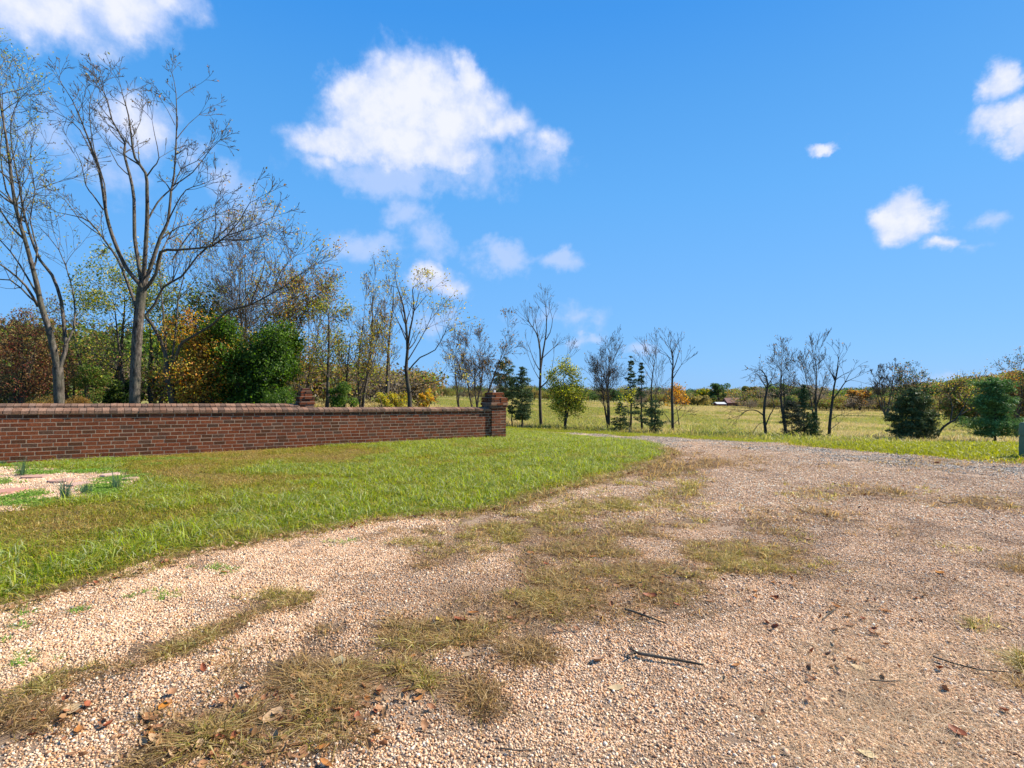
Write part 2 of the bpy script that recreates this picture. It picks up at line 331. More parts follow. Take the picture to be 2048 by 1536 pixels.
def greyness(P):
    d = np.full(len(P), 99.)
    for a, b in zip(er[:-1], er[1:]):
        t = np.clip(((P - a) @ (b - a)) / ((b - a) @ (b - a)), 0, 1); d = np.minimum(d, np.linalg.norm(P - (a + t[:, None] * (b - a)), axis=1))
    g = np.exp(-((d - .9) / 1.1) ** 2) * .62; g[P[:, 1] > 12] = .4
    g[P[:, 0] < 2] = 0; r = np.repeat(g[:, None], 3, 1); r[:, 1] = np.clip(weediness(P[:, 0], P[:, 1]) / 9, 0, 1); return r
dp = subdivide(drive_poly, .22, .035)
tag(sheet('gravel_drive', dp, GRAVEL, .010, .22, greyness), kind='structure')
tag(sheet('gravel_path', subdivide(patch_poly, .3, .05), GRAVEL, .014, .6, lambda P: np.zeros((len(P), 3))), kind='structure')

# pebbles: patches of modelled stones
ICO_V = []; 
t_ = (1 + 5 ** .5) / 2
ICO_V = np.array([(-1, t_, 0), (1, t_, 0), (-1, -t_, 0), (1, -t_, 0), (0, -1, t_), (0, 1, t_), (0, -1, -t_), (0, 1, -t_), (t_, 0, -1), (t_, 0, 1), (-t_, 0, -1), (-t_, 0, 1)]) / 1.902
ICO_F = np.array([(0, 11, 5), (0, 5, 1), (0, 1, 7), (0, 7, 10), (0, 10, 11), (1, 5, 9), (5, 11, 4), (11, 10, 2), (10, 7, 6), (7, 1, 8), (3, 9, 4), (3, 4, 2), (3, 2, 6), (3, 6, 8), (3, 8, 9), (4, 9, 5), (2, 4, 11), (6, 2, 10), (8, 6, 7), (9, 8, 1)])
PK = np.array([(0.435, 0.236, 0.127), (0.565, 0.332, 0.18), (0.652, 0.417, 0.248), (0.739, 0.503, 0.317), (0.63, 0.417, 0.27), (0.825, 0.62, 0.423), (0.869, 0.717, 0.551), (0.337, 0.289, 0.248), (0.717, 0.396, 0.18), (0.522, 0.289, 0.164), (0.717, 0.503, 0.339)])
GK = np.array([(0.267, 0.224, 0.182), (0.401, 0.342, 0.27), (0.534, 0.459, 0.364), (0.667, 0.571, 0.44), (0.779, 0.653, 0.491), (0.645, 0.459, 0.305)])
DK = PK * np.array([.74, .70, .66]) * .95
PW = np.array([1, 1.5, 2, 2.2, 1.5, 1.3, .6, .25, .7, .9, 1.5]); PW /= PW.sum()
def rand_rot(n, flat=None):
    a = RNG.uniform(0, 2 * math.pi, n); z = RNG.uniform(-1, 1, n) if flat is None else 1 - RNG.uniform(0, flat, n)
    ph = RNG.uniform(0, 2 * math.pi, n); s = np.sqrt(np.maximum(0, 1 - z * z)); nrm = np.stack([s * np.cos(ph), s * np.sin(ph), z], -1)
    ref = np.where(np.abs(nrm[:, 2:3]) < .9, [[0, 0, 1.]], [[1., 0, 0]]); u = np.cross(ref, nrm); u /= np.linalg.norm(u, axis=1, keepdims=True); w = np.cross(nrm, u)
    ca, sa = np.cos(a)[:, None], np.sin(a)[:, None]
    return ca * u + sa * w, -sa * u + ca * w, nrm
def pebbles(name, n, R, size, pal, w, mat, square=False):
    x = RNG.uniform(-R, R, n); y = RNG.uniform(-R, R, n)
    s = size * RNG.lognormal(0, .28, n); U, Wv, N = rand_rot(n, .35)
    V = np.repeat(ICO_V[None], n, 0) * (1 + RNG.uniform(-.22, .22, (n, 12, 1)))
    V = V * np.stack([s * RNG.uniform(.8, 1.35, n), s, s * RNG.uniform(.45, .8, n)], -1)[:, None, :]
    V = V[:, :, 0:1] * U[:, None] + V[:, :, 1:2] * Wv[:, None] + V[:, :, 2:3] * N[:, None]
    V += np.stack([x, y, s * RNG.uniform(.0, .7, n)], -1)[:, None]
    ci = RNG.choice(len(pal), n, p=w); c = pal[ci] * RNG.uniform(.85, 1.12, (n, 1))
    Fc = ICO_F[None] + (np.arange(n) * 12)[:, None, None]
    return mesh_np(name, V.reshape(-1, 3), Fc.reshape(-1, 3), 3, mat, np.repeat(c, 12, 0), True)
STONE = m_vcol('stone', .9, 220, .3, .001, .12, .3)
def dirt_idx(x, y, a, b, c):
    q = vnoise(x + 30, y, 1.3, 41) * .4 + vnoise(x + 30, y, 4.1, 42) * .6 + np.clip(weediness(x, y) / 12, 0, .5) + RNG.normal(0, .09, len(x)); n = len(x)
    return np.where(q > .92, RNG.integers(c[0], c[1], n), np.where(q > .66, RNG.integers(b[0], b[1], n), RNG.integers(a[0], a[1], n)))
cR = .17; PB = proto_collection('pebble_patch', [pebbles('pebble_patch', 1700, cR, .0039, PK, PW, STONE) for _ in range(6)] + [pebbles('pebble_patch', 1350, cR, .0038, np.vstack([DK, PK])[::2], np.ones(11) / 11, STONE) for _ in range(3)] + [pebbles('pebble_patch', 700, cR, .0038, DK, PW, STONE) for _ in range(3)])
gx, gy = grid_in(dp, .26, .18, 6.2); thin = (weediness(gx, gy) < RNG.uniform(4, 22, len(gx))) & (gy < 4.6) | (RNG.random(len(gx)) < (6.2 - gy) / 1.6); gx, gy = gx[thin], gy[thin]
n = len(gx); tag(scatter('pea_gravel', np.column_stack([gx, gy, H(gx, gy) + .010]), rz(n), np.ones((n, 3)) * RNG.uniform(.95, 1.1, (n, 1)), dirt_idx(gx, gy, (0, 6), (6, 9), (9, 12)), PB), 'loose pinkish pea gravel covering the driveway in the foreground', 'gravel', kind='stuff')
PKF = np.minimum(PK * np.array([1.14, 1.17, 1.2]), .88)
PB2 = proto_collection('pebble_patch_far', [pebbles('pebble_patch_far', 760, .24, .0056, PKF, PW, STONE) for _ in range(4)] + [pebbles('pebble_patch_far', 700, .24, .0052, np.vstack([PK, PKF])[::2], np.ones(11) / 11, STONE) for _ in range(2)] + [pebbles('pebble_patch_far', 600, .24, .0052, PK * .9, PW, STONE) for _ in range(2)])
gx, gy = grid_in(dp, .38, .25, 15); k = (gy > 4.9) & (RNG.random(len(gx)) < np.clip((gy - 4.6) / 1.2, 0, 1)) & (RNG.random(len(gx)) > greyness(np.column_stack([gx, gy]))[:, 0] * 1.5 * (gy > 7) * (.35 + .9 * vnoise(gx, gy, 1.1, 3))); gx, gy = gx[k], gy[k]; g2x, g2y = grid_in(patch_poly, .42, .3, 15); gx, gy = np.concatenate([gx, g2x]), np.concatenate([gy, g2y]); n = len(gx)
tag(scatter('pea_gravel_far', np.column_stack([gx, gy, H(gx, gy) + .013]), rz(n), np.ones((n, 3)), dirt_idx(gx, gy, (0, 4), (4, 6), (6, 8)), PB2), 'pinkish gravel of the driveway in the middle distance', 'gravel', kind='stuff')
gw = np.ones(6) / 6
PG = proto_collection('crushed_stone', [pebbles('crushed_stone', 170, .4, .0105, GK, gw, STONE) for _ in range(4)])
gx, gy = grid_in(dp, .45, .5, 24); g = greyness(np.column_stack([gx, gy]))[:, 0]; k = (RNG.random(len(gx)) < g * 1.5 * (.35 + .9 * vnoise(gx, gy, 1.1, 3))) & (gx > 2.2) & (gy > 7)
gx, gy = gx[k], gy[k]; n = len(gx)
tag(scatter('crushed_stone', np.column_stack([gx, gy, H(gx, gy) + .012]), rz(n), np.ones((n, 3)), RNG.integers(0, 4, n), PG), 'coarse grey crushed stone along the far side of the driveway', 'stone', kind='stuff')

def join_mesh(name, a, b):
    """merge mesh b into a new mesh with a (two material slots)"""
    def arr(me):
        V = np.zeros(len(me.vertices) * 3, np.float32); me.vertices.foreach_get('co', V); L = np.zeros(len(me.loops), np.int32); me.loops.foreach_get('vertex_index', L)
        T = np.zeros(len(me.polygons), np.int32); me.polygons.foreach_get('loop_total', T)
        C = np.ones(len(me.vertices) * 4, np.float32) * .1
        if me.color_attributes.get('Col'): me.color_attributes['Col'].data.foreach_get('color', C)
        return V.reshape(-1, 3), L, T, C.reshape(-1, 4)
    Va, La, Ta, Ca = arr(a); Vb, Lb, Tb, Cb = arr(b); me = bpy.data.meshes.new(name); V = np.vstack([Va, Vb]); L = np.concatenate([La, Lb + len(Va)]); T = np.concatenate([Ta, Tb])
    me.vertices.add(len(V)); me.vertices.foreach_set('co', V.ravel()); me.loops.add(len(L)); me.loops.foreach_set('vertex_index', L.astype(np.int32)); me.polygons.add(len(T))
    me.polygons.foreach_set('loop_start', (np.cumsum(T) - T).astype(np.int32)); me.polygons.foreach_set('loop_total', T)
    at_ = me.color_attributes.new('Col', 'FLOAT_COLOR', 'POINT'); at_.data.foreach_set('color', np.vstack([Ca, Cb]).ravel()); me.update(calc_edges=True)
    me.materials.append(a.materials[0]); me.materials.append(b.materials[0]); mi = np.zeros(len(T), np.int32); mi[len(Ta):] = 1; me.polygons.foreach_set('material_index', mi)
    me.polygons.foreach_set('use_smooth', mi == 0); return me

# ------------------------------------------------------------------ grass patches
def blades(name, n, R, h, w, pal, mat, lean=.5, hv=.35, disc=True, curl=.5):
    r = R * np.sqrt(RNG.random(n)) if disc else R * RNG.random(n) ** 1.0; a = RNG.uniform(0, 2 * math.pi, n)
    x, y = r * np.cos(a), r * np.sin(a); hh = h * RNG.lognormal(0, hv, n); az = RNG.uniform(0, 2 * math.pi, n) if disc else a + RNG.normal(0, .5, n)
    ln = np.abs(RNG.normal(lean, lean * .5, n)); D = np.stack([np.cos(az), np.sin(az)], -1); Wd = np.stack([-np.sin(az), np.cos(az)], -1)
    tw = RNG.uniform(-1.2, 1.2, n); Wd = np.stack([Wd[:, 0] * np.cos(tw) - Wd[:, 1] * np.sin(tw), Wd[:, 0] * np.sin(tw) + Wd[:, 1] * np.cos(tw)], -1)
    ww = w * RNG.uniform(.6, 1.3, n)
    V = np.zeros((n, 5, 3)); b = np.stack([x, y], -1)
    mid = b + D * (ln * hh * .35)[:, None]; tip = b + D * (ln * hh * (1 + curl))[:, None]
    V[:, 0, :2] = b - Wd * ww[:, None] * .5; V[:, 1, :2] = b + Wd * ww[:, None] * .5
    V[:, 2, :2] = mid + Wd * ww[:, None] * .42; V[:, 3, :2] = mid - Wd * ww[:, None] * .42; V[:, 4, :2] = tip
    c = np.sqrt(1 / (1 + ln ** 2)); V[:, 0:2, 2] = -.005; V[:, 2:4, 2] = (hh * c * .55)[:, None]; V[:, 4, 2] = hh * c * (1 - .35 * curl * np.minimum(ln, 1.2))
    pal = np.array(pal); cc = pal[RNG.integers(0, len(pal), n)] * RNG.uniform(.75, 1.2, (n, 1))
    i = np.arange(n)[:, None] * 5
    return mesh_np(name, V.reshape(-1, 3), [i + np.array([[0, 1, 2, 3]]), i + np.array([[3, 2, 4]])], [4, 3], mat, np.repeat(cc, 5, 0))
GR = [(0.238, 0.301, 0.017), (0.302, 0.372, 0.026), (0.367, 0.422, 0.034), (0.14, 0.201, 0.012), (0.454, 0.462, 0.057), (0.454, 0.352, 0.074), (0.086, 0.13, 0.01)]
GY = [(0.336, 0.326, 0.03), (0.399, 0.347, 0.048), (0.462, 0.336, 0.072), (0.294, 0.2, 0.042), (0.231, 0.284, 0.024), (0.546, 0.441, 0.12), (0.147, 0.126, 0.024)]
GB = [(0.48, 0.31, 0.083), (0.56, 0.38, 0.112), (0.32, 0.2, 0.064), (0.4, 0.31, 0.068), (0.3, 0.3, 0.053), (0.66, 0.5, 0.188), (0.18, 0.11, 0.038)]
LP = proto_collection('lawn_patch', [join_mesh('lawn_patch', blades('lawn_patch', 330, .26, .050, .0075, GR + GY[:2], GRASS, .7, .45), blades('lawn_patch', 70, .14, .088, .009, GR[:4] + [(.42, .50, .18), (.5, .5, .25)], GRASS, .85, .3)) for _ in range(4)] +  # palest tall blades carry sunlit highlights in their colour
                      [blades('lawn_patch', 380, .26, .042, .007, GY, GRASS, .75) for _ in range(3)] + [blades('lawn_patch', 380, .26, .034, .0065, GB, GRASS, .9) for _ in range(3)])
wall_front = lambda x, y: (x - A.x) * WN.x + (y - A.y) * WN.y
ln_np = np.array(xy(edge_near))
def dist_edge(x, y, E):
    P = np.column_stack([x, y]); d = np.full(len(P), 99.)
    for a, b in zip(E[:-1], E[1:]):
        t = np.clip(((P - a) @ (b - a)) / ((b - a) @ (b - a)), 0, 1); d = np.minimum(d, np.linalg.norm(P - (a + t[:, None] * (b - a)), axis=1))
    return d
def lawn_scatter():
    gx, gy = grid_in(lawn_poly, .235, .5, 36)
    keep = (gy < 16) | (RNG.random(len(gx)) < .45); gx, gy = gx[keep], gy[keep]
    wf = wall_front(gx, gy); along = (gx - A.x) * WD.x + (gy - A.y) * WD.y
    keep = ~((wf < .08) & (along < 10.7)); keep &= ~in_poly(gx, gy, patch_poly); gx, gy, wf, along = gx[keep], gy[keep], wf[keep], along[keep]
    de = dist_edge(gx, gy, ln_np); q = vnoise(gx, gy, .55, 1) * .6 + vnoise(gx, gy, 1.9, 2) * .4
    px = gx / gy * F + CX; py = HY + CAMZ / gy * F
    brown = np.zeros(len(gx)); brown += np.exp(-(de / .3) ** 2) * .6                                   # dry rim along the gravel
    brown += np.exp(-((px - 370) / 170) ** 2 - ((py - 948) / 24) ** 2) * .6 + np.exp(-((px - 620) / 260) ** 2 - ((py - 915) / 22) ** 2) * .3
    brown += np.exp(-((px - 100) / 200) ** 2 - ((py - 1040) / 25) ** 2) * .2
    brown -= .14 * (de > .3) * (de < 1.6); brown -= np.exp(-((px - 700) / 330) ** 2 - ((py - 1010) / 40) ** 2) * .2 + np.exp(-((px - 1200) / 150) ** 2 - ((py - 905) / 25) ** 2) * .25
    s = q + brown - .5
    idx = np.where(s > .36, RNG.integers(7, 10, len(gx)), np.where(s > .15, RNG.integers(4, 7, len(gx)), RNG.integers(0, 4, len(gx))))
    sc = np.ones((len(gx), 3)); hz = RNG.uniform(.6, 1.15, len(gx)) * (.55 + .6 * vnoise(gx, gy, 1.7, 5)); hz = np.where((de > .35) & (de < .9) & (py > 960), hz * 1.15, hz); hz = np.where(de < .14, hz * .6, hz)
    sc[:, 2] = hz; sc[:, :2] = 1.08
    return gx, gy, idx, sc
gx, gy, idx, sc = lawn_scatter(); n = len(gx)
tag(scatter('lawn_grass', np.column_stack([gx, gy, H(gx, gy)]), rz(n), sc, idx, LP), 'green lawn grass with dry brown patches between the brick wall and the driveway', 'grass', kind='stuff')
GV = [(0.271, 0.285, 0.022), (0.307, 0.317, 0.029), (0.361, 0.348, 0.043), (0.225, 0.246, 0.022)]
VP = proto_collection('verge_patch', [blades('verge_patch', 300, .5, .065, .014, GV, GRASSB, .5) for _ in range(4)] + [blades('verge_patch', 300, .5, .05, .013, GY, GRASSB, .7) for _ in range(2)])
gx, gy = grid_in(verge_poly, .42, .5, 46); q = vnoise(gx, gy, .35, 9); de = dist_edge(gx, gy, er); k = (gx > -6)
idx = np.where((q + np.exp(-(de / .35) ** 2) * .6 > .82), RNG.integers(4, 6, len(gx)), RNG.integers(0, 4, len(gx))); gx, gy, idx = gx[k], gy[k], idx[k]; n = len(gx)
tag(scatter('verge_grass', np.column_stack([gx, gy, H(gx, gy)]), rz(n), np.ones((n, 3)), idx, VP), 'bright green mown grass strip beyond the driveway', 'grass', kind='stuff')
# meadow
GM = [(0.267, 0.319, 0.048), (0.323, 0.351, 0.061), (0.379, 0.359, 0.095), (0.211, 0.271, 0.037), (0.421, 0.375, 0.129), (0.323, 0.335, 0.068), (0.154, 0.176, 0.034)]
MP = proto_collection('meadow_patch', [blades('meadow_patch', 900, 2.2, .22, .05, GM, MEADOW, .5, .4) for _ in range(4)] + [blades('meadow_patch', 900, 2.2, .28, .045, [(.60, .46, .22), (.50, .38, .16), (.42, .36, .13)], GRASSB, .5, .4) for _ in range(2)])
gx = []; gy = []
for y in np.exp(np.linspace(math.log(29), math.log(205), 105)):
    st = 1.7 if y < 90 else 2.3
    xs = np.arange(-.45 * y, 1.02 * y, st); gx.append(xs + RNG.uniform(-.8, .8, len(xs))); gy.append(y + RNG.uniform(-.8, .8, len(xs)))
gx = np.concatenate(gx); gy = np.concatenate(gy); k = ~in_poly(gx, gy, verge_poly) & ~in_poly(gx, gy, drive_poly) & ~in_poly(gx, gy, lawn_poly); gx, gy = gx[k], gy[k]; n = len(gx)
q = vnoise(gx, gy, .06, 4) * .5 + vnoise(gx, gy, .2, 14) * .5; q = q + np.clip((gy - 115) / 30, 0, 1) * .22 * (gx > 20) + (gy < 48) * .12
idx = np.where(q > .67, RNG.integers(4, 6, n), RNG.integers(0, 4, n))
tag(scatter('meadow_grass', np.column_stack([gx, gy, H(gx, gy) - .03]), rz(n), np.ones((n, 3)) * RNG.uniform(.8, 1.15, (n, 1)), idx, MP), 'yellowing meadow grass of the rolling field', 'grass', kind='stuff')

# weeds and straw on the gravel
WP = proto_collection('weed_tuft', [blades('weed_tuft', 17, .06, .040, .0060, [(.40, .36, .06), (.48, .38, .10), (.48, .32, .12), (.28, .25, .05), (.16, .11, .04), (.62, .52, .22)], GRASSB, 1.2, .4, False) for _ in range(3)] +
                      [blades('weed_tuft', 17, .07, .036, .0055, [(.38, .23, .09), (.46, .30, .12), (.20, .115, .05), (.30, .23, .07), (.58, .42, .22), (.12, .07, .03)], GRASSB, 1.7, .4, False) for _ in range(3)] + [blades('weed_tuft', 16, .045, .024, .008, [(.22, .36, .06), (.30, .42, .08)], GRASSB, 1.3, .3, False) for _ in range(2)] +
                      [blades('weed_tuft', 12, .18, .05, .0032, [(.66, .51, .33), (.76, .62, .44), (.5, .38, .25)], GRASSB, 3.5, .5) for _ in range(3)])
P, K = WPts, WKind
# dry rim of the lawn
d_ = []
for a, b in zip(edge_near[:-1], edge_near[1:]):
    L = (b - a).length; nn = int(L * 60)
    for _ in range(nn):
        p = a.lerp(b, random.random()); off = random.gauss(-.02, .07); d_.append((p.x + off * .5, p.y - off, 0))
P = np.vstack([P, np.array(d_)]); K = np.concatenate([K, np.where(RNG.random(len(d_)) < .75, 1, 0)])
n = len(P); base = np.array([0, 3, 6, 8])[K]; idx = base + RNG.integers(0, 1000, n) % np.array([3, 3, 2, 3])[K]
sc = RNG.uniform(.55, 1.25, (n, 1)) * np.ones((n, 3)) * np.clip(P[:, 1:2] / 5, .75, 1.35)
tag(scatter('weeds', P + np.array([0, 0, .012]), rz(n), sc, idx, WP), 'sparse dry weeds and straw growing through the gravel', 'weeds', kind='stuff')

# clover over the small gravel patch and wall foot
def leafcloud_mesh(name, n, R, h, s, pal, mat):
    r = R * np.sqrt(RNG.random(n)); a = RNG.uniform(0, 6.28, n); C = np.stack([r * np.cos(a), r * np.sin(a), RNG.uniform(.2, 1, n) * h], -1)
    return leaves_mesh(name, C, s, pal, mat, flat=.5)
def leaves_mesh(name, C, s, pal, mat, flat=None, cv=.25, pw=None, asp=.55):
    n = len(C); U, Wv, N = rand_rot(n, flat); ss = (s * RNG.uniform(.6, 1.35, n))[:, None]; pal = np.array(pal)
    V = np.stack([C - U * ss * .5, C + Wv * ss * asp * .5 + N * ss * .1, C + U * ss * .5, C - Wv * ss * asp * .5 + N * ss * .1], 1)
    cc = pal[RNG.choice(len(pal), n, p=pw)] * RNG.uniform(1 - cv, 1 + cv, (n, 1))
    return mesh_np(name, V.reshape(-1, 3), np.arange(n * 4).reshape(-1, 4), 4, mat, np.repeat(cc, 4, 0))
CL = proto_collection('clover_patch', [leafcloud_mesh('clover_patch', 110, .16, .03, .024, [(.20, .33, .05), (.27, .40, .07), (.13, .22, .035)], LEAF) for _ in range(3)])
P = []
for (a, b, rx, ry, cnt) in [(30, 930, 60, 3, 20), (120, 932, 70, 3, 18), (210, 928, 60, 3, 10), (70, 948, 40, 5, 20), (180, 946, 60, 4, 24), (235, 960, 30, 6, 20), (205, 985, 30, 7, 26), (20, 1005, 40, 10, 26), (60, 990, 25, 6, 10), (0, 965, 20, 5, 8), (300, 920, 150, 2, 20), (70, 1010, 30, 5, 10), (215, 972, 20, 5, 8), (-60, 960, 40, 20, 20)]:
    for _ in range(cnt): P.append(tuple(G(random.gauss(a, rx * .6), random.gauss(b, ry * .6))))
P = np.array(P); k = wall_front(P[:, 0], P[:, 1]) > .1; P = P[k]; n = len(P)
tag(scatter('clover', P + np.array([0, 0, .015]), rz(n), RNG.uniform(.5, 1.1, (n, 1)) * np.ones((n, 3)), RNG.integers(0, 3, n), CL), 'bright green clover creeping over the paving below the brick wall', 'clover', kind='stuff')

# paving stones
PAVE = m_vcol('sandstone', .9, 30, .5, .004, .2, .2)
def paving(px, py, wx, dy, ang, label, tint):
    c = G(px, py); r = G(px + wx, py); w = (r - c).length; n0 = G(px, py - dy); l = abs(n0.y - c.y)
    pts = []
    k = 9
    for i in range(k):
        a = 2 * math.pi * i / k; rr = random.uniform(.8, 1.08); pts.append(Vector((math.cos(a) * w * rr, math.sin(a) * l * rr)))
    R = Matrix.Rotation(ang, 2); pts = [R @ p for p in pts]; V = []; 
    for p in pts: V.append((p.x, p.y, 0))
    for p in pts: V.append((p.x * .97, p.y * .97, .022))
    me = bpy.data.meshes.new('paving_stone'); fs = [list(range(k, 2 * k))] + [[i, (i + 1) % k, k + (i + 1) % k, k + i] for i in range(k)]
    me.from_pydata(V, [], fs); a = me.color_attributes.new('Col', 'FLOAT_COLOR', 'POINT'); a.data.foreach_set('color', np.tile([*tint, 1], 2 * k).astype(np.float32)); me.materials.append(PAVE)
    tag(link('paving_stone', me, None, (c.x, c.y, .016)), label, 'paving stone', 'paving stones set in the gravel patch')
paving(73, 957, 27, 3, .1, 'long pinkish paving stone nearest the brick wall at the left', (.47, .27, .2))
paving(125, 965, 27, 4, 0, 'pinkish paving stone in the middle of the gravel patch', (.50, .29, .215))
paving(157, 972, 20, 4, .2, 'pale pink paving stone between two spiky grass clumps', (.53, .33, .25))
paving(18, 986, 27, 6, .1, 'largest red paving stone at the left edge, closest to the lawn', (.46, .23, .17))
paving(222, 953, 18, 3, 0, 'light pinkish paving stone beside the bluish grass clump', (.56, .37, .29))
paving(262, 961, 16, 2.5, -.1, 'narrow paving stone at the right end of the gravel patch', (.52, .32, .25))

# ------------------------------------------------------------------ brick walls
BRICK = m_vcol('brick', .92, 42, .6, .004, .15, .6)
m, nt = newmat('mortar'); p = posn(nt); n = nt.noise(p, 120, 4)
surf(nt, nt.ramp(n, [(.3, (.33, .215, .145)), (.7, (.46, .32, .22))]), .95, n, .6, .004, .1); MORTAR = m
BC = [(0.194, 0.054, 0.021), (0.168, 0.048, 0.019), (0.202, 0.062, 0.026), (0.148, 0.043, 0.019), (0.181, 0.054, 0.023), (0.168, 0.052, 0.023), (0.134, 0.049, 0.026), (0.108, 0.054, 0.033), (0.188, 0.067, 0.033), (0.101, 0.04, 0.019)]
CC = [(0.255, 0.14, 0.09), (0.212, 0.112, 0.07), (0.281, 0.16, 0.105), (0.196, 0.116, 0.078), (0.23, 0.14, 0.098), (0.145, 0.088, 0.062)]
def rc(p, v=.11): c = random.choice(p); k = random.uniform(1 - v, 1 + v); return (c[0] * k, c[1] * k, c[2] * k)
CH, BL, JT = .0715, .205, .0145
def wall_M(O, tt): return Matrix(((WD.x, -WN.x, 0, O.x + WD.x * tt), (WD.y, -WN.y, 0, O.y + WD.y * tt), (0, 0, 1, 0), (0, 0, 0, 1)))   # local x along, y back into the wall
def brick_wall(name, O, L0, L1, ztop, slope, thick, label):
    root = empty(name, (O.x, O.y, 0)); tag(root, label, 'wall'); Mi = Matrix.Translation(-Vector((O.x, O.y, 0))) @ wall_M(O, 0)
    b = MB(); mo = MB()
    zt = lambda s: ztop + slope * s
    k8 = []
    for s in (L0 + .02, L1 - .02):
        pass
    q_ = .0004; c8 = [(L0, q_, -.3), (L1, q_, -.3), (L1, thick - q_, -.3), (L0, thick - q_, -.3), (L0, q_, zt(L0)), (L1, q_, zt(L1)), (L1, thick - q_, zt(L1)), (L0, thick - q_, zt(L0))]
    mo.hexa([Mi @ Vector(p) for p in c8]); mo.build('mortar_core', MORTAR, root)
    for row in range(15):
        s = L0 + (row % 2) * BL * .5 - random.uniform(0, .03) 
        if row % 2: s -= BL
        ssh = zt(0) - (row + 1) * CH
        while s < L1:
            l = BL + random.uniform(-.012, .012); a, e = max(s, L0), min(s + l - JT, L1)
            if e - a > .03 and ssh + slope * s > -.16:
                for y0, y1 in ((-.0, .1), (thick - .1, thick)):
                    o = random.uniform(-.0030, -.0012); z0 = ssh + random.uniform(-.0015, .0015)
                    c8 = [(a, y0 + o, z0 + slope * a), (e, y0 + o, z0 + slope * e), (e, y1 + o, z0 + slope * e), (a, y1 + o, z0 + slope * a)]
                    j = lambda: random.uniform(-.002, .002); hh = CH - JT
                    pts = [(q[0] + j(), q[1], q[2] + j()) for q in c8] + [(q[0] + j(), q[1], q[2] + hh + j()) for q in c8]
                    b.hexa([Mi @ Vector(p) for p in pts], rc(BC))
            s += l
    b.build('brickwork', BRICK, root)
    cp = MB(); s = L0; w = .112
    bed = [(L0, -.012, 0), (L1, -.012, 0), (L1, thick / 2, .05), (L0, thick / 2, .05)]
    while s < L1 - .05:
        for sg in (1, -1):
            o = random.uniform(-.006, .006); tl = random.uniform(-.004, .004); j = lambda: random.uniform(-.003, .003)
            f0, f1 = -.035 + o, thick / 2 - .002; c = rc(CC)
            if sg < 0: f0, f1 = thick + .035 + o, thick / 2 + .002
            zb0, zb1 = zt(s) + .002, zt(s) + .05; th = .052
            pts = [(s, f0, zb0 + j()), (s + w - .010, f0, zb0 + j()), (s + w - .010, f1, zb1), (s, f1, zb1)]
            if sg < 0: pts = [pts[3], pts[2], pts[1], pts[0]]
            top = [(q[0] + j(), q[1], q[2] + th + j() + tl) for q in pts]
            cp.hexa([Mi @ Vector(p) for p in pts + top], c)
        s += w
    cp.build('coping', BRICK, root)
    # mortar bed between the coping bricks
    mb = MB(); e = [(L0, -.02, zt(L0) + .001), (L1, -.02, zt(L1) + .001), (L1, thick + .02, zt(L1) + .001), (L0, thick + .02, zt(L0) + .001),
                    (L0, -.02, zt(L0) + .044), (L1, -.02, zt(L1) + .044), (L1, thick + .02, zt(L1) + .044), (L0, thick + .02, zt(L0) + .044)]
    mb.hexa([Mi @ Vector(p) for p in e]); mb.hexa([Mi @ Vector(p) for p in [(L0 + .01, thick / 2 - .06, zt(L0) + .05), (L1 - .01, thick / 2 - .06, zt(L1) + .05), (L1 - .01, thick / 2 + .06, zt(L1) + .05), (L0 + .01, thick / 2 + .06, zt(L0) + .05), (L0 + .01, thick / 2 - .03, zt(L0) + .092), (L1 - .01, thick / 2 - .03, zt(L1) + .092), (L1 - .01, thick / 2 + .03, zt(L1) + .092), (L0 + .01, thick / 2 + .03, zt(L0) + .092)]])
    mb.build('coping_mortar', MORTAR, root)
    return root, Mi
